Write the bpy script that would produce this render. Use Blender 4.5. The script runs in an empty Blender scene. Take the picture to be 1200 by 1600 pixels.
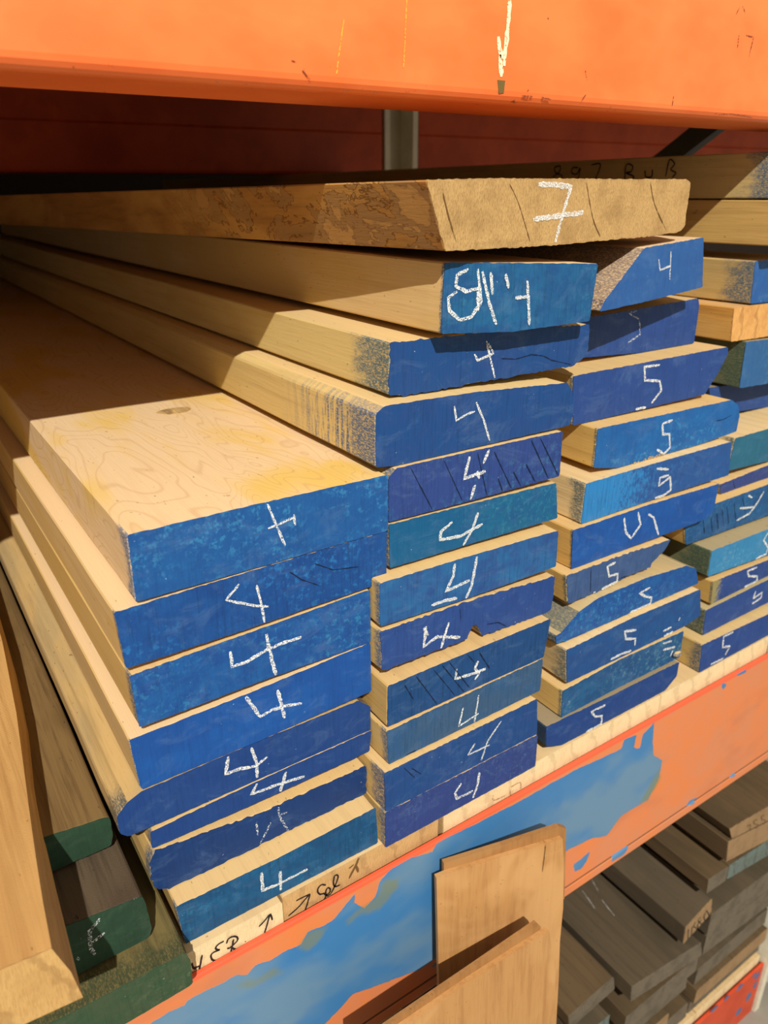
import bpy, bmesh, math, random
from mathutils import Vector, Matrix
from mathutils.geometry import tessellate_polygon
random.seed(11)
SC = bpy.context.scene
COL = SC.collection

# ------------------------------------------------------------------ camera
# metres: x runs along the rack, y into the rack, z up; the camera lens is at z = 0
PITCH, YAW, ROLL = math.radians(23.06), math.radians(33.6), math.radians(-0.44)
fw = Vector((math.sin(YAW)*math.cos(PITCH), math.cos(YAW)*math.cos(PITCH), -math.sin(PITCH)))
rt = Vector((math.cos(YAW), -math.sin(YAW), 0)); up = rt.cross(fw)
rt, up = rt*math.cos(ROLL)+up*math.sin(ROLL), up*math.cos(ROLL)-rt*math.sin(ROLL)
cam_data = bpy.data.cameras.new('camera')
cam = bpy.data.objects.new('camera', cam_data); COL.objects.link(cam)
m = Matrix((rt, up, -fw)).transposed().to_4x4(); m.translation = Vector((0, -0.5, 0)); cam.matrix_world = m
cam_data.sensor_fit = 'HORIZONTAL'; cam_data.sensor_width = 36; cam_data.lens = 36*1175/1200
cam_data.clip_start = 0.01; cam_data.clip_end = 60
cam_data.dof.use_dof = True; cam_data.dof.focus_distance = 0.72; cam_data.dof.aperture_fstop = 9
SC.camera = cam

# ------------------------------------------------------------------ light
SC.view_settings.view_transform = 'Standard'; SC.view_settings.look = 'None'
SC.view_settings.exposure = 0.0; SC.view_settings.gamma = 1.0; SC.view_settings.use_curve_mapping = False
world = bpy.data.worlds.new('hall'); SC.world = world; world.use_nodes = True
bg = world.node_tree.nodes['Background']; bg.inputs[0].default_value = (1.0, 0.87, 0.68, 1); bg.inputs[1].default_value = 0.50
ld = bpy.data.lights.new('high_bay_lamp', 'POINT'); ld.energy = 2600; ld.color = (1.0, 0.95, 0.86); ld.shadow_soft_size = 0.035
lamp = bpy.data.objects.new('high_bay_lamp', ld); COL.objects.link(lamp); lamp.location = (-1.62, -4.38, 4.22)

# ------------------------------------------------------------------ measured outlines, metres
STACKS = {
 'c0': [
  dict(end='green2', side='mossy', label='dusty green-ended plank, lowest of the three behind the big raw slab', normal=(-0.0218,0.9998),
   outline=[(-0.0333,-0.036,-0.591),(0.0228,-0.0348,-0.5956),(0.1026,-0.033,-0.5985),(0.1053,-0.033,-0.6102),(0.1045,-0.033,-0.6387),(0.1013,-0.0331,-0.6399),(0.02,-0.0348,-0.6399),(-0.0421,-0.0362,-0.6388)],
   marks=[]),
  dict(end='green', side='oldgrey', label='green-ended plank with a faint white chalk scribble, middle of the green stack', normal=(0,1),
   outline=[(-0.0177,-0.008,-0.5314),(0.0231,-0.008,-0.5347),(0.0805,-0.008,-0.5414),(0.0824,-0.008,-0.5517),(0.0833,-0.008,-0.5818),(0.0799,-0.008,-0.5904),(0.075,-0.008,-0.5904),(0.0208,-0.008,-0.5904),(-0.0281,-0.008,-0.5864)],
   marks=[[(0.0458,-0.008,-0.5427),(0.036,-0.008,-0.5505),(0.0345,-0.008,-0.5697),(0.0368,-0.008,-0.5783)],[(0.0343,-0.008,-0.5643),(0.0474,-0.008,-0.5595)],[(0.0228,-0.008,-0.57),(0.0241,-0.008,-0.5747)]]),
  dict(end='green', side='oldbrown', label='green-ended plank with rounded corners, darkened for shade, topmost of the green stack', normal=(0,1),
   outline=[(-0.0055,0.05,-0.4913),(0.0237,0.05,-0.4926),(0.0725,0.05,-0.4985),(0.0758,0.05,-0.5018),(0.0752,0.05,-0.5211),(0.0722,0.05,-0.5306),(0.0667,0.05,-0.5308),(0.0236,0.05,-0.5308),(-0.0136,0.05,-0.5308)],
   marks=[]),
 ],
 'c1': [
  dict(end='bluescr', side='pale', label='blue-ended plank chalked 4 lying on the deck plank marked ER', normal=(0.0093,1),
   outline=[(0.1096,0.008,-0.5904),(0.2096,0.0071,-0.5931),(0.323,0.006,-0.5902),(0.3247,0.006,-0.6399),(0.2116,0.0071,-0.6398),(0.1128,0.008,-0.6399)],
   marks=[[(0.1923,0.0072,-0.5991),(0.1919,0.0072,-0.6226),(0.2074,0.0071,-0.6249),(0.2407,0.0068,-0.6252)],[(0.2113,0.0071,-0.6093),(0.2103,0.0071,-0.6346)]]),
  dict(end='navy', side='pale', label='dark navy-ended plank with a thin faint chalk mark, second up in the left stack', normal=(0,1),
   outline=[(0.1028,0.029,-0.5378),(0.2077,0.029,-0.5509),(0.3262,0.029,-0.5533),(0.3262,0.029,-0.5896),(0.2039,0.029,-0.5896),(0.1116,0.029,-0.5892),(0.0998,0.029,-0.5822),(0.0968,0.029,-0.5666),(0.0983,0.029,-0.5504)],
   marks=[[(0.2004,0.029,-0.5581),(0.2003,0.029,-0.5753)],[(0.2021,0.029,-0.5872),(0.2154,0.029,-0.5667)],[(0.224,0.029,-0.5526),(0.2245,0.029,-0.5652),(0.2326,0.029,-0.5926)],[(0.224,0.029,-0.5624),(0.233,0.029,-0.5642)]]),
  dict(end='navy2', side='pale', label='thin navy-ended plank squeezed in the lower left stack', normal=(0,1),
   outline=[(0.1031,0.03,-0.5161),(0.2045,0.03,-0.5126),(0.334,0.03,-0.5119),(0.3313,0.03,-0.5372),(0.2091,0.03,-0.5372),(0.1021,0.03,-0.5351)],
   marks=[[(0.2052,0.03,-0.5122),(0.1983,0.03,-0.5234),(0.2256,0.03,-0.5261),(0.2547,0.03,-0.5307)],[(0.2353,0.03,-0.5152),(0.2277,0.03,-0.5367)]]),
  dict(end='navy2', side='wane', label='navy-ended plank whose left edge slopes off into bark-edged wood', normal=(0,1),
   outline=[(0.079,0.031,-0.4849),(0.0894,0.031,-0.4758),(0.1016,0.031,-0.4704),(0.2085,0.031,-0.4683),(0.3202,0.031,-0.4692),(0.334,0.031,-0.4815),(0.334,0.031,-0.5113),(0.2049,0.031,-0.5113),(0.1121,0.031,-0.5113),(0.0844,0.031,-0.5112),(0.0783,0.031,-0.5039)],
   marks=[[(0.1805,0.031,-0.4703),(0.1763,0.031,-0.4882),(0.1907,0.031,-0.4895),(0.2064,0.031,-0.4944),(0.218,0.031,-0.4887)],[(0.2031,0.031,-0.471),(0.2067,0.031,-0.49),(0.206,0.031,-0.508)]]),
  dict(end='blue', side='palepink', label='bright blue-ended plank chalked with a broad 4, fourth down in the left stack', normal=(0,1),
   outline=[(0.099,0.031,-0.4145),(0.2067,0.031,-0.4123),(0.3354,0.031,-0.4066),(0.3354,0.031,-0.4637),(0.2088,0.031,-0.4677),(0.1018,0.031,-0.4677)],
   marks=[[(0.2024,0.031,-0.4119),(0.2145,0.031,-0.4412),(0.227,0.031,-0.4387),(0.2407,0.031,-0.4403),(0.2573,0.031,-0.4445)],[(0.2335,0.031,-0.4193),(0.2385,0.031,-0.4533)]]),
  dict(end='bluem', side='pale', label='blue-ended plank with a large long-tailed chalk 4, third down in the left stack', normal=(0,1),
   outline=[(0.1076,0.0315,-0.3544),(0.2181,0.0315,-0.3512),(0.3362,0.0315,-0.3478),(0.3362,0.0315,-0.3566),(0.3362,0.0315,-0.406),(0.2138,0.0315,-0.4044),(0.1089,0.0315,-0.406)],
   marks=[[(0.1926,0.0315,-0.3627),(0.1929,0.0315,-0.3785),(0.2067,0.0315,-0.3786),(0.2224,0.0315,-0.3745),(0.2415,0.0315,-0.3722),(0.2609,0.0315,-0.3731)],[(0.2268,0.0315,-0.3575),(0.2304,0.0315,-0.3856),(0.2332,0.0315,-0.4089)]]),
  dict(end='blueknot', side='palepink', label='blue-ended plank with knotty rings and an open chalk 4, second down in the left stack', normal=(0,1),
   outline=[(0.1042,0.032,-0.2952),(0.223,0.032,-0.2932),(0.3562,0.032,-0.2921),(0.3551,0.032,-0.3445),(0.2188,0.032,-0.3472),(0.1061,0.032,-0.3472)],
   marks=[[(0.2065,0.032,-0.3017),(0.1935,0.032,-0.3128),(0.2203,0.032,-0.3271),(0.2315,0.032,-0.3314)],[(0.2219,0.032,-0.307),(0.225,0.032,-0.3281),(0.2266,0.032,-0.3479)]]),
  dict(end='bluetop', side='clear', label='wide blue-ended plank on top of the left stack, its broad sunlit face showing', normal=(0,1),
   outline=[(0.1229,0.032,-0.2347),(0.2277,0.032,-0.2346),(0.358,0.032,-0.2364),(0.3576,0.032,-0.2915),(0.2232,0.032,-0.2915),(0.1219,0.032,-0.2914)],
   marks=[[(0.2374,0.032,-0.2357),(0.2436,0.032,-0.2558),(0.2511,0.032,-0.2781)],[(0.2363,0.032,-0.2581),(0.2496,0.032,-0.2561),(0.2606,0.032,-0.2541)],[(0.2608,0.032,-0.2512),(0.2614,0.032,-0.2615)]]),
 ],
 'c2': [
  dict(end='violet', side='pale', label='indigo-ended plank chalked 4 at the bottom of the second stack, on the deck', normal=(0,1),
   outline=[(0.3283,-0.004,-0.5919),(0.5453,-0.004,-0.5922),(0.546,-0.004,-0.6395),(0.3279,-0.004,-0.6399)],
   marks=[[(0.4292,-0.004,-0.6046),(0.4205,-0.004,-0.6146),(0.4236,-0.004,-0.6237),(0.4468,-0.004,-0.6249)],[(0.455,-0.004,-0.6023),(0.4532,-0.004,-0.6199),(0.4474,-0.004,-0.6356)]]),
  dict(end='navy3', side='side_b', label='deep blue-ended plank with a slanting thin chalk 4, second up in the second stack', normal=(0,1),
   outline=[(0.3274,-0.0035,-0.5403),(0.5394,-0.0035,-0.5385),(0.5446,-0.0035,-0.5907),(0.3286,-0.0035,-0.5913)],
   marks=[[(0.4466,-0.0035,-0.5581),(0.4371,-0.0035,-0.5694),(0.4687,-0.0035,-0.5703)],[(0.484,-0.0035,-0.5445),(0.4654,-0.0035,-0.5634),(0.4574,-0.0035,-0.5865)]]),
  dict(end='slate', side='pale', label='slate-blue-ended plank with a neat upright chalk 4, third up in the second stack', normal=(0,1),
   outline=[(0.3352,0.003,-0.4954),(0.55,0.003,-0.4912),(0.5498,0.003,-0.5351),(0.3373,0.003,-0.5379)],
   marks=[[(0.4334,0.003,-0.5075),(0.4282,0.003,-0.5306),(0.4559,0.003,-0.5258)],[(0.4545,0.003,-0.5006),(0.4503,0.003,-0.5406)]]),
  dict(end='navycrk', side='ochre', label='blue-ended plank with slanting saw cracks and a squiggly chalk 4', normal=(0,1),
   outline=[(0.3376,0.0038,-0.4422),(0.4546,0.0038,-0.4416),(0.5576,0.0038,-0.4418),(0.5518,0.0038,-0.4901),(0.4485,0.0038,-0.4906),(0.3366,0.0038,-0.4906)],
   marks=[[(0.4233,0.0038,-0.455),(0.4212,0.0038,-0.4669),(0.4482,0.0038,-0.4704),(0.4634,0.0038,-0.4707)],[(0.4519,0.0038,-0.4565),(0.4479,0.0038,-0.4646),(0.4537,0.0038,-0.4734),(0.4486,0.0038,-0.4788)]]),
  dict(end='indigo', side='pale', label='indigo-ended plank with its lower edge chipped away beside a chalk 4', normal=(0,1),
   outline=[(0.3374,0.016,-0.3867),(0.4448,0.016,-0.3887),(0.5719,0.016,-0.3972),(0.5706,0.016,-0.441),(0.5067,0.016,-0.4397),(0.4669,0.016,-0.4376),(0.4598,0.016,-0.4215),(0.4536,0.016,-0.4201),(0.4447,0.016,-0.4342),(0.3391,0.016,-0.4324)],
   marks=[[(0.3917,0.016,-0.3993),(0.3889,0.016,-0.4223),(0.4058,0.016,-0.4163),(0.4363,0.016,-0.428)],[(0.4203,0.016,-0.4047),(0.4113,0.016,-0.4376)],[(0.3885,0.016,-0.3997),(0.3943,0.016,-0.4107)]]),
  dict(end='bluemix', side='pale', label='blue-ended plank with a smeared chalk 4 and white smudge below it', normal=(0,1),
   outline=[(0.3382,0.0175,-0.3357),(0.4437,0.0175,-0.3376),(0.572,0.0175,-0.3419),(0.5734,0.0175,-0.3861),(0.4461,0.0175,-0.3861),(0.3384,0.0175,-0.382)],
   marks=[[(0.4274,0.0175,-0.3401),(0.4254,0.0175,-0.3538),(0.417,0.0175,-0.3679),(0.4475,0.0175,-0.3649)],[(0.4555,0.0175,-0.3402),(0.4503,0.0175,-0.3717),(0.4434,0.0175,-0.3875)],[(0.3987,0.0175,-0.3781),(0.4148,0.0175,-0.3782),(0.4314,0.0175,-0.3806)]]),
  dict(end='tealblue', side='pale', label='teal-blue-ended plank with a sweeping chalk 4, fifth down in the second stack', normal=(0,1),
   outline=[(0.3592,0.032,-0.2862),(0.3592,0.032,-0.2861),(0.5781,0.032,-0.2917),(0.5845,0.032,-0.3351),(0.3592,0.032,-0.3317)],
   marks=[[(0.4343,0.032,-0.3019),(0.42,0.032,-0.3087),(0.4195,0.032,-0.3176),(0.4457,0.032,-0.3203),(0.474,0.032,-0.314)],[(0.4673,0.032,-0.2995),(0.4598,0.032,-0.3183),(0.4489,0.032,-0.3384)]]),
  dict(end='indigocrk', side='pale', label='indigo-ended plank with dark slanting saw kerfs, fourth down in the second stack', normal=(0,1),
   outline=[(0.3592,0.033,-0.2405),(0.3678,0.033,-0.2325),(0.4678,0.033,-0.2331),(0.5821,0.033,-0.2348),(0.5831,0.033,-0.2855),(0.4624,0.033,-0.2855),(0.3592,0.033,-0.2838)],
   marks=[[(0.4542,0.033,-0.2377),(0.448,0.033,-0.2597),(0.4626,0.033,-0.2581),(0.4758,0.033,-0.2574)],[(0.4787,0.033,-0.2352),(0.472,0.033,-0.2485)],[(0.4641,0.033,-0.255),(0.4678,0.033,-0.2632)],[(0.4623,0.033,-0.2689),(0.4572,0.033,-0.2835)]]),
  dict(end='navy3', side='scratched', label='navy-ended plank with rounded corners and blue-streaked side, third down in the second stack', normal=(0,1),
   outline=[(0.3495,0.038,-0.1801),(0.3597,0.038,-0.1736),(0.4689,0.038,-0.1767),(0.5877,0.038,-0.1844),(0.5967,0.038,-0.1952),(0.602,0.038,-0.2182),(0.5969,0.038,-0.2319),(0.4635,0.038,-0.2319),(0.3713,0.038,-0.2319),(0.3489,0.038,-0.2289)],
   marks=[[(0.4372,0.038,-0.1857),(0.4401,0.038,-0.2004),(0.4508,0.038,-0.1966),(0.4627,0.038,-0.1947)],[(0.4638,0.038,-0.186),(0.4746,0.038,-0.2062),(0.4834,0.038,-0.2281)]]),
  dict(end='navy3', side='overspray', label='navy-ended plank with a frayed lower edge and a long crack right of its chalk 4', normal=(0,1),
   outline=[(0.3776,0.056,-0.1234),(0.4894,0.056,-0.1244),(0.6337,0.056,-0.1314),(0.6349,0.056,-0.1619),(0.6147,0.056,-0.173),(0.527,0.056,-0.173),(0.4443,0.056,-0.173),(0.3917,0.056,-0.173),(0.3752,0.056,-0.17)],
   marks=[[(0.4891,0.056,-0.1335),(0.4941,0.056,-0.1477),(0.5022,0.056,-0.1709)],[(0.4744,0.056,-0.1442),(0.4788,0.056,-0.1509),(0.4989,0.056,-0.1464),(0.4917,0.056,-0.1357)]]),
  dict(end='bluetop2', side='palepink', label='blue-ended plank chalked 8 and 4, lying just under the raw top board', normal=(0,1),
   outline=[(0.4193,0.034,-0.056),(0.6121,0.034,-0.0672),(0.6077,0.034,-0.1228),(0.5018,0.034,-0.1228),(0.4168,0.034,-0.1162)],
   marks=[[(0.4452,0.034,-0.0627),(0.4324,0.034,-0.0673),(0.4313,0.034,-0.0764),(0.4431,0.034,-0.0816),(0.4593,0.034,-0.0799)],[(0.4329,0.034,-0.0808),(0.4231,0.034,-0.0855),(0.4249,0.034,-0.0966),(0.4369,0.034,-0.106),(0.4501,0.034,-0.1044),(0.4579,0.034,-0.0955),(0.4565,0.034,-0.0825)],[(0.4554,0.034,-0.0633),(0.4607,0.034,-0.0912),(0.4574,0.034,-0.0994)],[(0.4608,0.034,-0.0657),(0.4699,0.034,-0.0919),(0.4806,0.034,-0.1141)],[(0.4706,0.034,-0.0669),(0.4741,0.034,-0.0866)],[(0.4884,0.034,-0.0696),(0.4933,0.034,-0.0823)],[(0.502,0.034,-0.0915),(0.5207,0.034,-0.0917)],[(0.516,0.034,-0.0769),(0.5224,0.034,-0.1186)]]),
 ],
 'c3': [
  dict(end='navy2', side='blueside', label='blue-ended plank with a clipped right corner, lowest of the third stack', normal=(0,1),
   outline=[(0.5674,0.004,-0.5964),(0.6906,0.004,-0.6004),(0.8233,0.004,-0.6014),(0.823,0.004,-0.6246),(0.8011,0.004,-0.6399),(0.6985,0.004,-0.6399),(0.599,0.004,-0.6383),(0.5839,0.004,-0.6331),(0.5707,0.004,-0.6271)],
   marks=[[(0.6738,0.004,-0.6093),(0.6474,0.004,-0.6078),(0.6562,0.004,-0.6197),(0.6702,0.004,-0.6249),(0.67,0.004,-0.6391),(0.6422,0.004,-0.6377)]]),
  dict(end='bluedusty', side='pale2', label='dusty blue-ended plank second up in the third stack', normal=(0,1),
   outline=[(0.5929,0.006,-0.5559),(0.6966,0.006,-0.5498),(0.8245,0.006,-0.5533),(0.8252,0.006,-0.5958),(0.7046,0.006,-0.5943),(0.5949,0.006,-0.5958)],
   marks=[[(0.7804,0.006,-0.5566),(0.7999,0.006,-0.5597)],[(0.7828,0.006,-0.5675),(0.8096,0.006,-0.5724)],[(0.8014,0.006,-0.5848),(0.8051,0.006,-0.5769)]]),
  dict(end='bluem2', side='pale2b', label='blue-ended plank with a chalk 5 over a long stroke, third up in the third stack', normal=(0,1),
   outline=[(0.5951,0.0085,-0.4998),(0.7142,0.0085,-0.4958),(0.8507,0.0085,-0.4982),(0.8619,0.0085,-0.5421),(0.8295,0.0085,-0.5483),(0.7243,0.0085,-0.5492),(0.6017,0.0085,-0.5492)],
   marks=[[(0.7217,0.0085,-0.5163),(0.6986,0.0085,-0.51),(0.7033,0.0085,-0.523),(0.7229,0.0085,-0.5291),(0.7237,0.0085,-0.54)],[(0.7172,0.0085,-0.5454),(0.696,0.0085,-0.5432),(0.6781,0.0085,-0.5441)],[(0.7799,0.0085,-0.5388),(0.797,0.0085,-0.5379)],[(0.7831,0.0085,-0.5539),(0.8019,0.0085,-0.5536)],[(0.8107,0.0085,-0.5326),(0.8124,0.0085,-0.5283)]]),
  dict(end='bluem', side='wane2', label='blue-ended plank with its upper left corner sloping away, chalked 5', normal=(0,1),
   outline=[(0.5859,0.018,-0.492),(0.5848,0.018,-0.4817),(0.5941,0.018,-0.4806),(0.6217,0.018,-0.4611),(0.6548,0.018,-0.4526),(0.7422,0.018,-0.452),(0.8253,0.018,-0.4589),(0.847,0.018,-0.4691),(0.8589,0.018,-0.4952),(0.7944,0.018,-0.4952),(0.6918,0.018,-0.4952),(0.6034,0.018,-0.4949)],
   marks=[[(0.7516,0.018,-0.4678),(0.7309,0.018,-0.4706),(0.7478,0.018,-0.4806),(0.7575,0.018,-0.4846),(0.7572,0.018,-0.496),(0.7457,0.018,-0.5017),(0.7174,0.018,-0.4969)]]),
  dict(end='slatecrk', side='pale2', label='cracked slate-blue-ended plank with broken right end, marked dot 5', normal=(0,1),
   outline=[(0.6046,0.028,-0.4123),(0.6989,0.028,-0.4123),(0.7959,0.028,-0.4165),(0.7834,0.028,-0.4305),(0.7625,0.028,-0.4403),(0.7618,0.028,-0.4458),(0.7162,0.028,-0.4467),(0.6675,0.028,-0.4514),(0.6345,0.028,-0.4514),(0.6118,0.028,-0.4514)],
   marks=[[(0.6894,0.028,-0.4183),(0.6748,0.028,-0.4202),(0.6806,0.028,-0.4351),(0.6959,0.028,-0.4361),(0.6968,0.028,-0.448),(0.6692,0.028,-0.4503)],[(0.6545,0.028,-0.451),(0.6582,0.028,-0.453)]]),
  dict(end='blue', side='gold', label='smooth bright blue-ended plank chalked with a 5 missing its top and a bar', normal=(0,1),
   outline=[(0.617,0.036,-0.3605),(0.7466,0.036,-0.36),(0.8959,0.036,-0.3638),(0.8941,0.036,-0.4029),(0.8779,0.036,-0.4112),(0.7449,0.036,-0.4117),(0.6207,0.036,-0.4117)],
   marks=[[(0.705,0.036,-0.3662),(0.7123,0.036,-0.3877),(0.7238,0.036,-0.3986),(0.739,0.036,-0.3833),(0.7307,0.036,-0.3648)],[(0.7515,0.036,-0.3725),(0.7628,0.036,-0.3796),(0.7787,0.036,-0.4078)]]),
  dict(end='bluewash', side='pale2b', label='blue-ended plank washed lighter at the left, with a doubled chalk 5', normal=(0,1),
   outline=[(0.6386,0.042,-0.3095),(0.7682,0.042,-0.3091),(0.9182,0.042,-0.3102),(0.925,0.042,-0.3594),(0.767,0.042,-0.3584),(0.6367,0.042,-0.3594)],
   marks=[[(0.7637,0.042,-0.3165),(0.7885,0.042,-0.3225)],[(0.7902,0.042,-0.3305),(0.7727,0.042,-0.3302),(0.7725,0.042,-0.3413),(0.7935,0.042,-0.3338),(0.7989,0.042,-0.3524),(0.7858,0.042,-0.3626),(0.7687,0.042,-0.3586)]]),
  dict(end='blue2', side='gold', label='bright blue-ended plank with rounded upper right corner and torn lower edge, chalked 5', normal=(0,1),
   outline=[(0.6649,0.056,-0.252),(0.7995,0.056,-0.2547),(0.9242,0.056,-0.2573),(0.9432,0.056,-0.268),(0.9492,0.056,-0.2832),(0.9487,0.056,-0.3048),(0.866,0.056,-0.3085),(0.8003,0.056,-0.3085),(0.7074,0.056,-0.3085),(0.6655,0.056,-0.2997)],
   marks=[[(0.8016,0.056,-0.2641),(0.7821,0.056,-0.2658),(0.7863,0.056,-0.2797),(0.7993,0.056,-0.282),(0.8047,0.056,-0.3007),(0.7935,0.056,-0.307),(0.7779,0.056,-0.2981)]]),
  dict(end='indigo', side='pale2', label='indigo-ended plank with a clean rounded chalk 5, third down in the third stack', normal=(0,1),
   outline=[(0.642,0.08,-0.1926),(0.7687,0.08,-0.1922),(0.9332,0.08,-0.1919),(0.936,0.08,-0.2015),(0.919,0.08,-0.2268),(0.8982,0.08,-0.2509),(0.7678,0.08,-0.2514),(0.6495,0.08,-0.2514)],
   marks=[[(0.7941,0.08,-0.1985),(0.765,0.08,-0.1972),(0.7695,0.08,-0.2143),(0.7985,0.08,-0.219),(0.8037,0.08,-0.2319),(0.788,0.08,-0.246)],[(0.7582,0.08,-0.2487),(0.7776,0.08,-0.2493)]]),
  dict(end='indigo', side='pale2', label='shaded indigo-ended plank with a faint hooked chalk mark, second down in the third stack', normal=(0,1),
   outline=[(0.6671,0.12,-0.1391),(0.7957,0.12,-0.1354),(0.9117,0.12,-0.1319),(0.9161,0.12,-0.1438),(0.917,0.12,-0.1907),(0.9114,0.12,-0.1913),(0.8056,0.12,-0.1913),(0.672,0.12,-0.1836)],
   marks=[[(0.7893,0.12,-0.1333),(0.775,0.12,-0.1398),(0.7958,0.12,-0.1487),(0.8006,0.12,-0.1673),(0.7792,0.12,-0.1762)]]),
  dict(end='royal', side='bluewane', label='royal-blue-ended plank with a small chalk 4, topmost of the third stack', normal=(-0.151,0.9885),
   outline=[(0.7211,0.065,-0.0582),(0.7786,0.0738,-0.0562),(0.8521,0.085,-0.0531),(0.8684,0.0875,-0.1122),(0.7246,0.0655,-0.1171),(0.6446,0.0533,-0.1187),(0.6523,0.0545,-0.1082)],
   marks=[[(0.7518,0.0697,-0.072),(0.7578,0.0706,-0.0841),(0.7812,0.0742,-0.0808)],[(0.7768,0.0735,-0.0651),(0.7827,0.0744,-0.0965)]]),
 ],
 'c4': [
  dict(end='indigo', side='gold2', label='blue-ended plank chalked 5 at the bottom of the rightmost stack', normal=(0,1),
   outline=[(0.8711,0.003,-0.5914),(1.0357,0.003,-0.5969),(1.2031,0.003,-0.6025),(1.2219,0.003,-0.6399),(1.0497,0.003,-0.6386),(0.8761,0.003,-0.6399)],
   marks=[[(0.9451,0.003,-0.5955),(0.9215,0.003,-0.5893),(0.9239,0.003,-0.6141),(0.9442,0.003,-0.6194),(0.9351,0.003,-0.6316)],[(0.9316,0.003,-0.6358),(0.9004,0.003,-0.635)]]),
  dict(end='indigo', side='blueside2', label='slate-indigo-ended plank, second up in the rightmost stack', normal=(0,1),
   outline=[(0.8904,0.018,-0.549),(1.0435,0.018,-0.5464),(1.207,0.018,-0.5443),(1.2296,0.018,-0.5908),(1.0596,0.018,-0.5902),(0.8933,0.018,-0.5908)],
   marks=[[(1.0129,0.018,-0.5556),(1.0102,0.018,-0.5679),(1.0324,0.018,-0.5639),(1.0323,0.018,-0.5739),(1.0097,0.018,-0.5765)]]),
  dict(end='indigofade', side='gold', label='indigo-ended plank with its left end fading to bare wood', normal=(0,1),
   outline=[(0.8982,0.02,-0.5061),(1.0349,0.02,-0.5111),(1.1997,0.02,-0.5178),(1.2139,0.02,-0.5437),(1.0471,0.02,-0.54),(0.9028,0.02,-0.5437)],
   marks=[[(1.0062,0.02,-0.5145),(0.9817,0.02,-0.5137),(0.9882,0.02,-0.524),(1.0116,0.02,-0.5311),(1.0144,0.02,-0.5449),(0.9826,0.02,-0.5426)]]),
  dict(end='skyblue', side='greenside', label='light sky-blue-ended plank with chalk smears, fourth up in the rightmost stack', normal=(0,1),
   outline=[(0.8879,0.024,-0.457),(1.024,0.024,-0.4593),(1.1853,0.024,-0.4654),(1.2079,0.024,-0.5055),(1.0425,0.024,-0.5055),(0.889,0.024,-0.4968)],
   marks=[[(1.0241,0.024,-0.4645),(1.0161,0.024,-0.4748),(1.0331,0.024,-0.4909),(1.0315,0.024,-0.5011),(1.0058,0.024,-0.5034)]]),
  dict(end='vcrack', side='gold', label='blue-ended plank with upright dark cracks and a fat chalk 5', normal=(0,1),
   outline=[(0.8507,0.05,-0.4035),(1.0479,0.05,-0.4024),(1.2097,0.05,-0.4062),(1.232,0.05,-0.4564),(1.0658,0.05,-0.4564),(0.8661,0.05,-0.4518)],
   marks=[[(1.0391,0.05,-0.4106),(1.03,0.05,-0.4228),(1.0215,0.05,-0.432),(1.011,0.05,-0.4397),(0.9803,0.05,-0.4434)],[(0.9825,0.05,-0.4247),(1.0198,0.05,-0.4316)],[(0.998,0.05,-0.4083),(1.0093,0.05,-0.4139)]]),
  dict(end='violet', side='pale2', label='thin shaded violet-ended plank under the teal-ended one', normal=(0,1),
   outline=[(0.9495,0.066,-0.3859),(1.0672,0.066,-0.3809),(1.1896,0.066,-0.3768),(1.1998,0.066,-0.3979),(1.0758,0.066,-0.4018),(0.9549,0.066,-0.4018)],
   marks=[]),
  dict(end='teal', side='pale2b', label='muted teal-ended plank with slanted left edge in the rightmost stack', normal=(0,1),
   outline=[(0.9738,0.07,-0.323),(1.0542,0.07,-0.3229),(1.1747,0.07,-0.3212),(1.1994,0.07,-0.3762),(1.074,0.07,-0.3762),(0.9694,0.07,-0.3706)],
   marks=[]),
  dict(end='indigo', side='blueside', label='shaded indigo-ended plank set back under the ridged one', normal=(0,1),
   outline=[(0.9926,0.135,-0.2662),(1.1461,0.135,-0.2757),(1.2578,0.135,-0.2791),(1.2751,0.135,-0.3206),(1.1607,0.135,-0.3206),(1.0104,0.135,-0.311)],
   marks=[]),
  dict(end='ridged', side='greenside', label='blue-ended plank with ridged upright grain, below the raw golden end', normal=(0,1),
   outline=[(1.008,0.1,-0.1961),(1.0619,0.1,-0.1983),(1.1641,0.1,-0.2014),(1.1893,0.1,-0.2656),(1.0829,0.1,-0.2656),(1.0113,0.1,-0.2624)],
   marks=[]),
  dict(end='rawgold', side='gold3', label='unpainted plank with a golden rough end, in the rightmost stack', normal=(0,1),
   outline=[(0.9728,0.105,-0.1476),(1.0536,0.105,-0.1491),(1.1526,0.105,-0.1487),(1.1722,0.105,-0.1955),(1.0701,0.105,-0.1955),(0.9782,0.105,-0.1938)],
   marks=[]),
  dict(end='royal', side='pale2c', label='blue-ended plank with a blue-smudged side, just above the golden-ended one', normal=(0,1),
   outline=[(1.0082,0.108,-0.0895),(1.0384,0.108,-0.0894),(1.135,0.108,-0.0898),(1.1587,0.108,-0.147),(1.0585,0.108,-0.147),(1.0148,0.108,-0.1461)],
   marks=[]),
 ],
}
SEVEN_OUTLINE = [[(0.3814,0.0113,0.0083),(0.4524,0.0228,0.0096),(0.5508,0.0386,0.0101),(0.659,0.056,0.01),(0.7908,0.0773,0.0106),(0.8034,0.0793,0.0081),(0.8052,0.0796,-0.0026),(0.804,0.0794,-0.0229),(0.8056,0.0797,-0.038),(0.7956,0.078,-0.0446),(0.7362,0.0685,-0.047),(0.6712,0.058,-0.0469),(0.6237,0.0504,-0.0473),(0.5692,0.0416,-0.0478),(0.4914,0.0291,-0.0468),(0.4041,0.015,-0.045)]]
SEVEN_NORMAL = (-0.159,0.9873,0)
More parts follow.
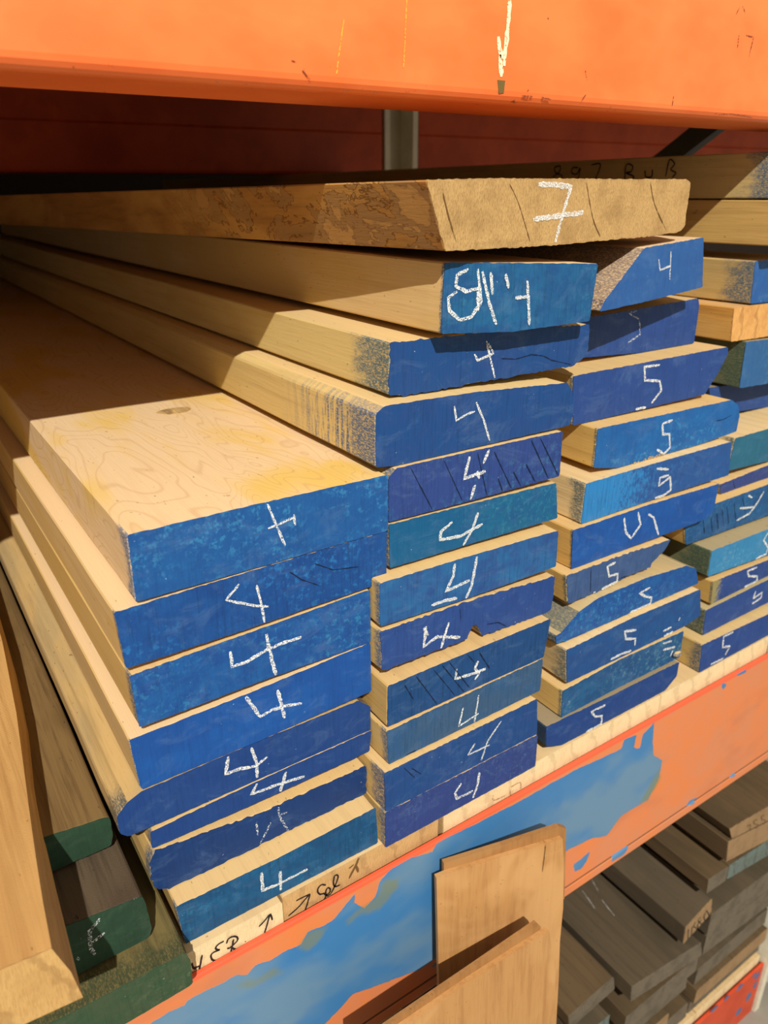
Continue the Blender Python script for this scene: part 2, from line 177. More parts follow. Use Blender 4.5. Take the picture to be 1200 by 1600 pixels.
SEVEN_MARKS = [[(0.5227,0.0341,0.0052),(0.5496,0.0384,0.0047),(0.573,0.0422,0.0031),(0.5647,0.0409,-0.0169),(0.5544,0.0392,-0.0448)],
  [(0.5176,0.0333,-0.024),(0.5503,0.0385,-0.0221),(0.5967,0.046,-0.0198)]]
SEVEN_AXIS = (-0.1093,0.9938,-0.0179)
BLUE_PAINT = [[(0.035,-0.01,-0.6981),(0.0705,-0.01,-0.6907),(0.0855,-0.01,-0.6894),(0.0984,-0.01,-0.6932),(0.1007,-0.01,-0.6889),(0.1225,-0.01,-0.689),(0.1363,-0.01,-0.6928),(0.1514,-0.01,-0.6914),(0.1607,-0.01,-0.7005),(0.1714,-0.01,-0.6933),(0.1847,-0.01,-0.699),(0.2038,-0.01,-0.6978),(0.2202,-0.01,-0.7026),(0.229,-0.01,-0.6886),(0.2466,-0.01,-0.6938),(0.2595,-0.01,-0.6937),(0.2659,-0.01,-0.6869),(0.274,-0.01,-0.6785),(0.2633,-0.01,-0.6963),(0.2691,-0.01,-0.6845),(0.2786,-0.01,-0.6788),(0.2874,-0.01,-0.6709),(0.2839,-0.01,-0.6862),(0.2963,-0.01,-0.7022),(0.3111,-0.01,-0.6941),(0.3162,-0.01,-0.6758),(0.3303,-0.01,-0.668),(0.3555,-0.01,-0.666),(0.3668,-0.01,-0.671),(0.3871,-0.01,-0.6769),(0.3922,-0.01,-0.6656),(0.448,-0.01,-0.6713),(0.5056,-0.01,-0.6742),(0.5402,-0.01,-0.6749),(0.5805,-0.01,-0.6748),(0.6229,-0.01,-0.6759),(0.7021,-0.01,-0.6844),(0.7048,-0.01,-0.6708),(0.7311,-0.01,-0.6735),(0.7285,-0.01,-0.6949),(0.7435,-0.01,-0.7043),(0.7443,-0.01,-0.6807),(0.7603,-0.01,-0.674),(0.7655,-0.01,-0.6667),(0.7709,-0.01,-0.7064),(0.7776,-0.01,-0.732),(0.8014,-0.01,-0.7518),(0.8012,-0.01,-0.7845),(0.782,-0.01,-0.8163),(0.7246,-0.01,-0.8133),(0.6976,-0.01,-0.8359),(0.6655,-0.01,-0.8218),(0.6384,-0.01,-0.8173),(0.6221,-0.01,-0.8144),(0.5174,-0.01,-0.8213),(0.3961,-0.01,-0.8558),(0.3711,-0.01,-0.8579),(0.3358,-0.01,-0.8445),(0.3065,-0.01,-0.8352),(0.2777,-0.01,-0.8246),(0.2616,-0.01,-0.8348),(0.2432,-0.01,-0.8438),(0.1852,-0.01,-0.9015),(0.0534,-0.01,-0.8733),(-0.0085,-0.01,-0.7652)],
  [(0.6327,-0.01,-0.8491),(0.6478,-0.01,-0.8489),(0.6651,-0.01,-0.8452),(0.6609,-0.01,-0.8607),(0.6506,-0.01,-0.87),(0.6375,-0.01,-0.8665)],
  [(0.8012,-0.01,-0.6543),(0.8204,-0.01,-0.6648),(0.7952,-0.01,-0.6647),(0.7695,-0.01,-0.6663),(0.7668,-0.01,-0.6597)],
  [(0.9187,-0.01,-0.6648),(0.9347,-0.01,-0.6771),(0.9269,-0.01,-0.683),(0.9212,-0.01,-0.6738)],
  [(0.9533,-0.01,-0.664),(0.9775,-0.01,-0.6632),(0.9841,-0.01,-0.6739),(0.9585,-0.01,-0.6707)],
  [(1.0041,-0.01,-0.8824),(1.0189,-0.01,-0.8846),(1.0196,-0.01,-0.893),(1.0027,-0.01,-0.8897)],
  [(0.8954,-0.01,-0.8779),(0.916,-0.01,-0.8825),(0.9088,-0.01,-0.893),(0.885,-0.01,-0.8878)],
  [(0.7189,-0.01,-0.8842),(0.7547,-0.01,-0.8897),(0.7453,-0.01,-0.9004),(0.7174,-0.01,-0.8996)],
  [(0.3904,-0.01,-0.8639),(0.3982,-0.01,-0.8631),(0.3984,-0.01,-0.8701),(0.3915,-0.01,-0.8705)]]
OLIVE_PAINT = [[(0.3219,-0.01,-0.6767),(0.3403,-0.01,-0.6867),(0.342,-0.01,-0.7003),(0.3132,-0.01,-0.7197),(0.2889,-0.01,-0.7076),(0.2768,-0.01,-0.7135),(0.2731,-0.01,-0.7042),(0.2891,-0.01,-0.6983),(0.3135,-0.01,-0.6958)],
  [(0.2283,-0.01,-0.6881),(0.2517,-0.01,-0.6984),(0.242,-0.01,-0.7122),(0.2266,-0.01,-0.7197),(0.2172,-0.01,-0.7032)],
  [(0.1439,-0.01,-0.7017),(0.1698,-0.01,-0.7133),(0.1909,-0.01,-0.7112),(0.197,-0.01,-0.7254),(0.169,-0.01,-0.7238),(0.1484,-0.01,-0.71)],
  [(0.7971,-0.01,-0.7647),(0.8077,-0.01,-0.7879),(0.7825,-0.01,-0.819),(0.7643,-0.01,-0.8127),(0.7748,-0.01,-0.7945)]]
WHITE_SCRATCH = [[(0.5106,0.07,0.1491),(0.5102,0.07,0.1352),(0.5091,0.07,0.121),(0.5076,0.07,0.1003)],
  [(0.4995,0.07,0.1216),(0.5015,0.07,0.1133),(0.505,0.07,0.1055)],
  [(0.5026,0.07,0.1086),(0.5053,0.07,0.0919)]]
YELLOW_SCRATCH = [[(0.4034,0.07,0.1405),(0.4023,0.07,0.1165),(0.4005,0.07,0.0917)],
  [(0.3457,0.07,0.1198),(0.3418,0.07,0.1029),(0.3376,0.07,0.0823)]]
DARK_CHIP = [[(0.501,0.07,0.0892),(0.51,0.07,0.0893),(0.5091,0.07,0.0798),(0.5032,0.07,0.079)]]
DARK_NICKS = [[(0.556,0.07,0.1405),(0.5576,0.07,0.1397)],
  [(0.8327,0.07,0.1758),(0.8288,0.07,0.1697)],
  [(0.8379,0.07,0.1775),(0.8441,0.07,0.1724)],
  [(0.8389,0.07,0.1515),(0.84,0.07,0.1398)],
  [(0.8514,0.07,0.1526),(0.8658,0.07,0.152),(0.8632,0.07,0.1338)],
  [(0.6092,0.07,0.1036),(0.6129,0.07,0.096)],
  [(0.6075,0.07,0.0781),(0.6128,0.07,0.0837)],
  [(0.5307,0.07,0.0784),(0.5441,0.07,0.0786)],
  [(0.5545,0.07,0.0786),(0.5669,0.07,0.0772)],
  [(0.5359,0.07,0.0818),(0.5389,0.07,0.0839)],
  [(0.8215,0.07,0.0749),(0.8444,0.07,0.0771),(0.8878,0.07,0.075)],
  [(0.7429,0.07,0.0806),(0.743,0.07,0.0894)],
  [(0.2391,0.07,0.0726),(0.2414,0.07,0.0719)],
  [(0.26,0.07,0.0722),(0.2629,0.07,0.072)],
  [(0.3073,0.07,0.0846),(0.3146,0.07,0.0783)],
  [(0.2996,0.07,0.0894),(0.3033,0.07,0.0888)],
  [(0.343,0.07,0.0727),(0.3488,0.07,0.0726)],
  [(0.3708,0.07,0.0729),(0.3757,0.07,0.0723)]]
DECK_ONE_MARKS = [[(0.1134,-0.002,-0.6548),(0.1139,-0.002,-0.6616),(0.116,-0.002,-0.665)],
  [(0.114,-0.002,-0.662),(0.1171,-0.002,-0.6631),(0.1205,-0.002,-0.6635)],
  [(0.1233,-0.002,-0.6515),(0.1207,-0.002,-0.6615),(0.1178,-0.002,-0.6715)],
  [(0.1453,-0.002,-0.6489),(0.1401,-0.002,-0.6491),(0.1367,-0.002,-0.6514),(0.1375,-0.002,-0.6547),(0.1402,-0.002,-0.6571),(0.1347,-0.002,-0.6558),(0.1316,-0.002,-0.6578),(0.1316,-0.002,-0.6629),(0.1343,-0.002,-0.6672),(0.1406,-0.002,-0.669)],
  [(0.1546,-0.002,-0.6531),(0.1523,-0.002,-0.6613),(0.1492,-0.002,-0.6714)],
  [(0.1474,-0.002,-0.6537),(0.1493,-0.002,-0.6492),(0.1539,-0.002,-0.6489),(0.1577,-0.002,-0.6521),(0.1584,-0.002,-0.6566),(0.1553,-0.002,-0.6592),(0.1494,-0.002,-0.6614),(0.1477,-0.002,-0.6596)],
  [(0.1509,-0.002,-0.6603),(0.1539,-0.002,-0.6658),(0.1598,-0.002,-0.6701)],
  [(0.165,-0.002,-0.6641),(0.1662,-0.002,-0.6641)],
  [(0.1855,-0.002,-0.6668),(0.1891,-0.002,-0.6572),(0.1928,-0.002,-0.6466)],
  [(0.1804,-0.002,-0.6543),(0.1871,-0.002,-0.6502),(0.1928,-0.002,-0.6461),(0.194,-0.002,-0.6496),(0.1949,-0.002,-0.6551)]]
DECK_TWO_MARKS = [[(0.214,0.002,-0.6681),(0.2251,0.002,-0.6641),(0.2327,0.002,-0.659),(0.2395,0.002,-0.6543)],
  [(0.2236,0.002,-0.6534),(0.2312,0.002,-0.6535),(0.2395,0.002,-0.6543)],
  [(0.2395,0.002,-0.6543),(0.236,0.002,-0.6647),(0.2325,0.002,-0.6737)],
  [(0.2578,0.002,-0.6539),(0.2535,0.002,-0.6503),(0.2497,0.002,-0.6513),(0.248,0.002,-0.6557),(0.2502,0.002,-0.6617),(0.2551,0.002,-0.6639),(0.2568,0.002,-0.6685),(0.2544,0.002,-0.6726),(0.2496,0.002,-0.6729)],
  [(0.2569,0.002,-0.6674),(0.2613,0.002,-0.6669),(0.2624,0.002,-0.6623),(0.2596,0.002,-0.6589),(0.257,0.002,-0.6629),(0.2583,0.002,-0.6695),(0.263,0.002,-0.6692)],
  [(0.263,0.002,-0.6692),(0.2682,0.002,-0.6611),(0.2719,0.002,-0.6533),(0.2715,0.002,-0.6484),(0.2683,0.002,-0.6476),(0.2665,0.002,-0.6555),(0.2681,0.002,-0.6623),(0.2742,0.002,-0.6639)]]
DECK_TWO_KNOT = [[(0.2856,0.002,-0.6628),(0.2947,0.002,-0.6484),(0.298,0.002,-0.6414)],
  [(0.2916,0.002,-0.6465),(0.286,0.002,-0.6484)],
  [(0.2946,0.002,-0.6502),(0.2967,0.002,-0.6607)]]
DECK_THREE_MARKS = [[(0.4839,0.001,-0.6553),(0.4854,0.001,-0.664),(0.5049,0.001,-0.6666)],
  [(0.5107,0.001,-0.6618),(0.5124,0.001,-0.6707)],
  [(0.5124,0.001,-0.6577),(0.527,0.001,-0.6584),(0.529,0.001,-0.6695)]]
SIDE_WRITING = [[(1,0.4699,0.0375),(1,0.4826,0.0349),(1,0.4788,0.0271),(1,0.4638,0.022),(1,0.4688,0.0153),(1,0.4839,0.0204),(1,0.4704,0.0288),(1,0.4699,0.0375)],
  [(1,0.4303,0.0335),(1,0.4414,0.0338),(1,0.4432,0.0263),(1,0.4319,0.0242),(1,0.4263,0.0334),(1,0.428,0.0147)],
  [(1,0.4039,0.0365),(1,0.3845,0.0369),(1,0.3931,0.0142)],
  [(1,0.3337,0.0133),(1,0.3345,0.0345),(1,0.3224,0.0333),(1,0.3236,0.0255),(1,0.3329,0.0239),(1,0.3177,0.0184),(1,0.3216,0.0122)],
  [(1,0.298,0.0266),(1,0.2955,0.0179),(1,0.2852,0.0178),(1,0.2856,0.0272)],
  [(1,0.2607,0.0173),(1,0.2578,0.039),(1,0.2483,0.0337),(1,0.2535,0.0264),(1,0.2442,0.022),(1,0.2496,0.0163)]]
L1 = [(1.061,0,-1.045),(1.1884,0,-1.0636),(1.3282,0,-1.0848),(1.33,0,-1.1306),(1.2022,0,-1.1045),(1.0782,0,-1.0779)]  # y 0
L2 = [(1.0682,0,-1.0766),(1.2029,0,-1.1065),(1.33,0,-1.1348),(1.33,0,-1.1914),(1.2221,0,-1.1634),(1.0779,0,-1.1309)]  # y 0
L4 = [(1.0977,0.002,-1.1546),(1.2277,0.002,-1.1701),(1.33,0.002,-1.193),(1.33,0.002,-1.2453),(1.2442,0.002,-1.219),(1.0981,0.002,-1.1908)]  # y 0.002
L3 = [(1.0317,0.002,-1.1478),(1.0958,0.002,-1.1551),(1.0943,0.002,-1.1916),(1.0361,0.002,-1.186)]  # y 0.002
L5 = [(0.9911,0.004,-1.2441),(1.0634,0.004,-1.2195),(1.0737,0.004,-1.2653),(0.9946,0.004,-1.2906)]  # y 0.004
L6 = [(1.0682,0,-1.2591),(1.2593,0,-1.2737),(1.33,0,-1.2892),(1.33,0,-1.3539),(1.2804,0,-1.336),(1.0678,0,-1.3175)]  # y 0
L6b = [(1.0763,0.004,-1.3281),(1.2914,0.004,-1.3491),(1.33,0.004,-1.3673),(1.33,0.004,-1.4304),(1.3112,0.004,-1.4075),(1.0761,0.004,-1.3818)]  # y 0.004
L7 = [(0.8445,0,-1.2812),(1.0512,0,-1.323),(1.065,0,-1.3689),(0.8493,0,-1.3255)]  # y 0
L8 = [(0.7208,0.03,-1.293),(0.8316,0.03,-1.2813),(0.8417,0.03,-1.3216),(0.729,0.03,-1.3338)]  # y 0.03
L9 = [(0.7254,0.01,-1.2913),(0.8071,0.01,-1.2744),(0.8129,0.01,-1.3193),(0.7319,0.01,-1.3388)]  # y 0.01
PANEL_ONE_BACK = [[(0.3906,-0.03,-0.6837),(0.4621,-0.0476,-0.6839),(0.5333,-0.0651,-0.6825),(0.5429,-0.0677,-0.6888),(0.5449,-0.0707,-0.738),(0.5468,-0.0743,-0.8005),(0.5378,-0.0719,-0.7969),(0.3898,-0.0368,-0.824)]]
PANEL_ONE_FRONT = [[(0.3793,-0.0278,-0.695),(0.3906,-0.0305,-0.6938),(0.4623,-0.0482,-0.6952),(0.5349,-0.0662,-0.6964),(0.5388,-0.0691,-0.7357),(0.5418,-0.0733,-0.8058),(0.5403,-0.0757,-0.8605),(0.5421,-0.0795,-0.9281),(0.5466,-0.0849,-1.0128),(0.5493,-0.0881,-1.0637),(0.3813,-0.0421,-0.9721),(0.3807,-0.0367,-0.8667)]]
PANEL_ONE_NORMAL=(-0.2388,-0.9699,0.0485)
PANEL_TWO_FRONT = [[(0.231,-0.1004,-0.7694),(0.2916,-0.1005,-0.7703),(0.3752,-0.1005,-0.7713),(0.4872,-0.1008,-0.7781),(0.5023,-0.1047,-0.8554),(0.5165,-0.1097,-0.9545),(0.5219,-0.1128,-1.0177),(0.2236,-0.1071,-0.9027)]]
PANEL_TWO_BACK = [[(0.2313,-0.1001,-0.7634),(0.2918,-0.1001,-0.7631),(0.3751,-0.1001,-0.7636),(0.4743,-0.1001,-0.7634),(0.4808,-0.1006,-0.7738),(0.499,-0.1089,-0.9402),(0.2242,-0.1066,-0.893)]]
PANEL_TWO_NORMAL=(0,-0.9988,0.0499)
L5_MARKS = [[(1.0012,0.004,-1.2547),(1.0073,0.004,-1.288)],
  [(1.013,0.004,-1.2564),(1.0159,0.004,-1.284)],
  [(1.021,0.004,-1.2504),(1.0176,0.004,-1.2597),(1.0309,0.004,-1.2743),(1.0256,0.004,-1.2842)],
  [(1.0356,0.004,-1.2472),(1.0293,0.004,-1.2529),(1.0467,0.004,-1.2754),(1.0403,0.004,-1.2812),(1.0306,0.004,-1.2656),(1.0401,0.004,-1.2571)],
  [(1.0516,0.004,-1.2415),(1.0474,0.004,-1.2555),(1.0614,0.004,-1.279),(1.0656,0.004,-1.2648),(1.0516,0.004,-1.2415)]]
L1_MARKS = [[(1.1212,0,-1.0707),(1.1341,0,-1.0735),(1.1345,0,-1.0878)],
  [(1.154,0,-1.0724),(1.1428,0,-1.0692),(1.1483,0,-1.0801),(1.1615,0,-1.0892),(1.1577,0,-1.0965)],
  [(1.18,0,-1.0761),(1.1686,0,-1.0728),(1.1743,0,-1.0839),(1.1878,0,-1.0932),(1.1839,0,-1.1005)]]
SCRAPE = [[(0.9769,0.2085,-1.288),(0.9625,0.1771,-1.288)],
  [(0.9527,0.1602,-1.288),(0.9473,0.1409,-1.288),(0.9429,0.1197,-1.288)],
  [(0.9337,0.1948,-1.288),(0.921,0.15,-1.288)]]
TORN = [[(0.7125,0.056,-0.3126),(0.7381,0.056,-0.3112),(0.7641,0.056,-0.3089),(0.7936,0.056,-0.3079)]]
P1CRACK = [[(0.5125,-0.0607,-0.6968),(0.5117,-0.0614,-0.7156),(0.5101,-0.0621,-0.7364)]]
SEVEN_CRACKS = [[(0.4821,0.0276,0.0057),(0.497,0.03,-0.0113),(0.5159,0.033,-0.0425)],
  [(0.5975,0.0461,0.007),(0.614,0.0488,-0.0249),(0.631,0.0515,-0.0434)],
  [(0.7157,0.0652,0.0072),(0.7306,0.0676,-0.0149),(0.7628,0.0728,-0.042)],
  [(0.3989,0.0142,-0.0004),(0.407,0.0155,-0.0196),(0.417,0.0171,-0.0396)]]
CRACKS = {
 ('c2',7): [[(0.4227,0.033,-0.2354),(0.4469,0.033,-0.2821)],[(0.3835,0.033,-0.2347),(0.4098,0.033,-0.2848)],[(0.4644,0.033,-0.2362),(0.4791,0.033,-0.2865)],[(0.4857,0.033,-0.2384),(0.5125,0.033,-0.2871)],[(0.5359,0.033,-0.2343),(0.5655,0.033,-0.2885)],[(0.5487,0.033,-0.2346),(0.5805,0.033,-0.2875)],[(0.5307,0.033,-0.2608),(0.5463,0.033,-0.2885)],[(0.5133,0.033,-0.2652),(0.5254,0.033,-0.2879)],[(0.4925,0.033,-0.2678),(0.4999,0.033,-0.2863)]],
 ('c2',3): [[(0.3923,0.0038,-0.4381),(0.4221,0.0038,-0.4883)],[(0.4038,0.0038,-0.4393),(0.4346,0.0038,-0.4912)],[(0.3709,0.0038,-0.4431),(0.3983,0.0038,-0.4931)],[(0.4131,0.0038,-0.4352),(0.4424,0.0038,-0.4874)],[(0.4371,0.0038,-0.4398),(0.4478,0.0038,-0.4574)],[(0.3566,0.0038,-0.4477),(0.3678,0.0038,-0.4699)],[(0.4535,0.0038,-0.4471),(0.4689,0.0038,-0.4725)]],
 ('c2',9): [[(0.5094,0.056,-0.1527),(0.5293,0.056,-0.1557),(0.5511,0.056,-0.1537),(0.5677,0.056,-0.157),(0.5813,0.056,-0.1632),(0.6115,0.056,-0.1765)]],
 ('c2',4): [[(0.4349,0.016,-0.393),(0.4363,0.016,-0.4072)],[(0.473,0.016,-0.4253),(0.4895,0.016,-0.4286),(0.5013,0.016,-0.4375)]],
 ('c3',4): [[(0.6455,0.028,-0.4125),(0.6495,0.028,-0.4476)],[(0.6311,0.028,-0.4505),(0.6344,0.028,-0.4666)],[(0.6997,0.028,-0.4444),(0.7165,0.028,-0.4587)]],
 ('c3',7): [[(0.9303,0.056,-0.2784),(0.9127,0.056,-0.2817),(0.8943,0.056,-0.2812)]],
 ('c2',2): [[(0.3582,0.003,-0.5489),(0.3724,0.003,-0.5716)]],
 ('c2',1): [[(0.3518,-0.0035,-0.5446),(0.3658,-0.0035,-0.565)],[(0.361,-0.0035,-0.5493),(0.3741,-0.0035,-0.5643)]],
 ('c4',4): [[(0.9383,0.05,-0.4152),(0.9497,0.05,-0.4448)],[(0.9482,0.05,-0.4126),(0.9617,0.05,-0.4438)],[(0.9646,0.05,-0.4115),(0.9782,0.05,-0.4419)],[(0.9857,0.05,-0.4095),(0.9982,0.05,-0.4346)],[(0.8959,0.05,-0.4213),(0.9052,0.05,-0.4463)],[(0.9135,0.05,-0.4218),(0.9229,0.05,-0.4459)],[(0.9254,0.05,-0.4169),(0.9362,0.05,-0.4453)]],
 ('c4',5): [[(0.9798,0.066,-0.3797),(0.989,0.066,-0.4055)]],
 ('c1',6): [[(0.2538,0.032,-0.3042),(0.2645,0.032,-0.315),(0.2834,0.032,-0.3273)],[(0.278,0.032,-0.303),(0.2972,0.032,-0.3151),(0.3245,0.032,-0.3198)]],
}
# ------------------------------------------------------------------ node helpers
def new_mat(name):
    m = bpy.data.materials.new(name); m.use_nodes = True
    nt = m.node_tree; nt.nodes.clear()
    out = nt.nodes.new('ShaderNodeOutputMaterial'); b = nt.nodes.new('ShaderNodeBsdfPrincipled')
    nt.links.new(b.outputs[0], out.inputs[0]); return m, nt, b
class N:
    def __init__(s, nt): s.nt = nt
    def put(s, sock, v):
        if hasattr(v, 'is_output'): s.nt.links.new(v, sock)
        else: sock.default_value = v
    def math(s, op, a, b=0.0, clamp=False):
        n = s.nt.nodes.new('ShaderNodeMath'); n.operation = op; n.use_clamp = clamp
        s.put(n.inputs[0], a); s.put(n.inputs[1], b); return n.outputs[0]
    def mix(s, f, a, b, mode='MIX'):
        n = s.nt.nodes.new('ShaderNodeMix'); n.data_type = 'RGBA'; n.blend_type = mode
        s.put(n.inputs[0], f); s.put(n.inputs[6], rgba(a)); s.put(n.inputs[7], rgba(b)); return n.outputs[2]
    def ramp(s, v, a, b):                      # smooth 0..1 between a and b
        n = s.nt.nodes.new('ShaderNodeMapRange'); n.interpolation_type = 'SMOOTHSTEP'
        s.put(n.inputs[0], v); n.inputs[1].default_value = a; n.inputs[2].default_value = b; return n.outputs[0]
    def coord(s, scale=(1,1,1), rot=(0,0,0), rnd=True):
        t = s.nt.nodes.new('ShaderNodeTexCoord'); v = t.outputs['Object']
        if rnd:
            oi = s.nt.nodes.new('ShaderNodeObjectInfo')
            c = s.nt.nodes.new('ShaderNodeVectorMath'); c.operation = 'SCALE'; c.inputs[0].default_value = (7.3, 3.1, 5.7)
            s.nt.links.new(oi.outputs['Random'], c.inputs[3])
            a = s.nt.nodes.new('ShaderNodeVectorMath'); a.operation = 'ADD'
            s.nt.links.new(v, a.inputs[0]); s.nt.links.new(c.outputs[0], a.inputs[1]); v = a.outputs[0]
        mp = s.nt.nodes.new('ShaderNodeMapping'); s.nt.links.new(v, mp.inputs[0])
        mp.inputs['Scale'].default_value = scale; mp.inputs['Rotation'].default_value = rot; return mp.outputs[0]
    def raw(s):
        t = s.nt.nodes.new('ShaderNodeTexCoord'); x = s.nt.nodes.new('ShaderNodeSeparateXYZ')
        s.nt.links.new(t.outputs['Object'], x.inputs[0]); return x.outputs
    def noise(s, v, scale=1.0, detail=3.0, rough=0.55, dist=0.0):
        n = s.nt.nodes.new('ShaderNodeTexNoise'); s.nt.links.new(v, n.inputs['Vector'])
        n.inputs['Scale'].default_value = scale; n.inputs['Detail'].default_value = detail
        n.inputs['Roughness'].default_value = rough; n.inputs['Distortion'].default_value = dist; return n.outputs[0]
    def wave(s, v, scale=1.0, dist=2.0, detail=2.0, dscale=1.0, dirn='X'):
        n = s.nt.nodes.new('ShaderNodeTexWave'); n.bands_direction = dirn; s.nt.links.new(v, n.inputs['Vector'])
        n.inputs['Scale'].default_value = scale; n.inputs['Distortion'].default_value = dist
        n.inputs['Detail'].default_value = detail; n.inputs['Detail Scale'].default_value = dscale; return n.outputs[1]
    def bump(s, h, dist=0.001, strength=0.6):
        n = s.nt.nodes.new('ShaderNodeBump'); n.inputs['Strength'].default_value = strength
        n.inputs['Distance'].default_value = dist; s.put(n.inputs['Height'], h); return n.outputs[0]
    def attr(s, name):
        n = s.nt.nodes.new('ShaderNodeAttribute'); n.attribute_name = name; return n.outputs['Fac']
def rgba(c):
    if hasattr(c, 'is_output') or not isinstance(c, tuple): return c
    return c if len(c) == 4 else (*c, 1)
def srgb(r, g, b):
    f = lambda v: (v/255/12.92) if v/255 <= .04045 else ((v/255+.055)/1.055)**2.4
    return (f(r), f(g), f(b))

# ------------------------------------------------------------------ materials
def wood(name, base, dark, spray=None, width=0.0, blotch=None, bl=0.5, grain=.5, rough=.8, scr=False, saw=0.0, cath=False, stain=None, tops=False, gdir=None, top_tint=.35, bark=False):
    m, nt, b = new_mat(name); n = N(nt)
    k1, k2 = ((60, 60, 2.2), (220, 220, 9)) if gdir == 'Z' else ((60, 2.2, 60), (220, 9, 220))
    g1 = n.noise(n.coord(k1), 2.0, 4, .6, .4)
    g2 = n.noise(n.coord(k2), 2.0, 2, .6)
    c = n.mix(n.math('MULTIPLY', n.ramp(g1, .42, .72), grain*.7), base, dark)
    c = n.mix(n.math('MULTIPLY', n.ramp(g2, .55, .75), grain*.45), c, dark)
    if blotch:
        big = n.noise(n.coord((9, 3.0, 9)), 1.0, 3, .6, .6)
        c = n.mix(n.math('MULTIPLY', n.ramp(big, .45, .62), bl), c, blotch)
    if cath:
        fld = n.noise(n.coord((11, 3.4, 11), (0, 0, .1)), 1.0, 2, .45, .5)
        w = n.math('FRACT', n.math('MULTIPLY', fld, 26.0))
        c = n.mix(n.math('MULTIPLY', n.ramp(n.math('ABSOLUTE', n.math('SUBTRACT', w, .5)), .36, .5), .30), c, dark)
    if bark:
        v1 = n.noise(n.coord((20, 11, 14)), 1.0, 5, .6, .5); yy = n.raw()[1]
        near = n.math('SUBTRACT', 1.0, n.ramp(yy, .28, .55))
        c = n.mix(n.math('MULTIPLY', n.ramp(v1, .50, .53), n.math('MULTIPLY', near, .5)), c, srgb(140, 112, 78))
        c = n.mix(n.math('MULTIPLY', n.ramp(v1, .57, .60), n.math('MULTIPLY', near, .5)), c, srgb(204, 156, 88))
        ln = n.math('ABSOLUTE', n.math('SUBTRACT', v1, .505)); ln2 = n.math('ABSOLUTE', n.math('SUBTRACT', v1, .575))
        k = n.math('MAXIMUM', n.math('SUBTRACT', 1.0, n.ramp(ln, .002, .010)), n.math('MULTIPLY', n.math('SUBTRACT', 1.0, n.ramp(ln2, .001, .006)), .7))
        c = n.mix(n.math('MULTIPLY', k, n.math('MULTIPLY', near, .75)), c, srgb(96, 60, 28))
    if stain:
        st = n.noise(n.coord((14, 6, 14)), 1.0, 5, .7, 1.2)
        c = n.mix(n.math('MULTIPLY', n.ramp(st, .52, .64), .8), c, stain)
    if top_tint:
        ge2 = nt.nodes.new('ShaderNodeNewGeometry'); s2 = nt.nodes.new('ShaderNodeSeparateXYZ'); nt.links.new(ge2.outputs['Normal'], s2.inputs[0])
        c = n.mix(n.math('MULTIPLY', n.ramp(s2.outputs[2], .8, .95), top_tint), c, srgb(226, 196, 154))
    fl = n.noise(n.coord((330, 120, 330)), 1.0, 1, .5)            # small dark flecks
    c = n.mix(n.math('MULTIPLY', n.ramp(fl, .73, .79), .55), c, tuple(v*.4 for v in dark))
    h = n.math('ADD', g2, n.math('MULTIPLY', g1, .6))
    if saw:
        sw = n.wave(n.coord((1, 1, 1), (0, 0, .25)), 230, 1.5, 1, 3, 'Y')
        h = n.math('ADD', h, n.math('MULTIPLY', sw, saw))
        c = n.mix(n.math('MULTIPLY', n.ramp(sw, .5, 1), .25*saw), c, dark)
    if spray:
        x, y, z = n.raw()
        nz = n.noise(n.coord((90, 45, 90)), 1.0, 4, .75)
        lo = n.noise(n.coord((12, 8, 12)), 1.0, 2, .6)
        d = n.math('ADD', y, n.math('MULTIPLY', n.math('SUBTRACT', nz, .5), width*1.5))
        d = n.math('ADD', d, n.math('MULTIPLY', n.math('SUBTRACT', lo, .5), width*2.2))
        msk = n.math('SUBTRACT', 1.0, n.ramp(d, width*.45, width*1.25))
        if scr:
            s1 = n.noise(n.coord((1, 150, 14), (.35, 0, 0)), 1.0, 3, .6)
            s2 = n.noise(n.coord((1, 260, 60), (.5, 0, 0)), 1.0, 3, .7)
            k = n.math('MULTIPLY', n.ramp(n.math('ADD', s1, n.math('MULTIPLY', s2, .5)), .66, .84), n.math('SUBTRACT', 1.0, n.ramp(y, width*1.4, width*4.4)))
            msk = n.math('MAXIMUM', msk, k)
        speck = n.noise(n.coord((800, 260, 800)), 1.0, 4, .75)
        ge = nt.nodes.new('ShaderNodeNewGeometry'); sx = nt.nodes.new('ShaderNodeSeparateXYZ'); nt.links.new(ge.outputs['Normal'], sx.inputs[0])
        msk = n.math('MULTIPLY', msk, n.math('SUBTRACT', 1.0, n.math('MULTIPLY', n.ramp(sx.outputs[2], .75, .95), 1.0 if not tops else 0.0)))
        msk = n.math('MULTIPLY', msk, n.ramp(speck, .34, .56))
        c = n.mix(n.math('MULTIPLY', msk, .88), c, spray)
    nt.links.new(c, b.inputs['Base Color']); b.inputs['Roughness'].default_value = rough
    b.inputs['Specular IOR Level'].default_value = .25
    nt.links.new(n.bump(h, .0006, .5), b.inputs['Normal']); return m

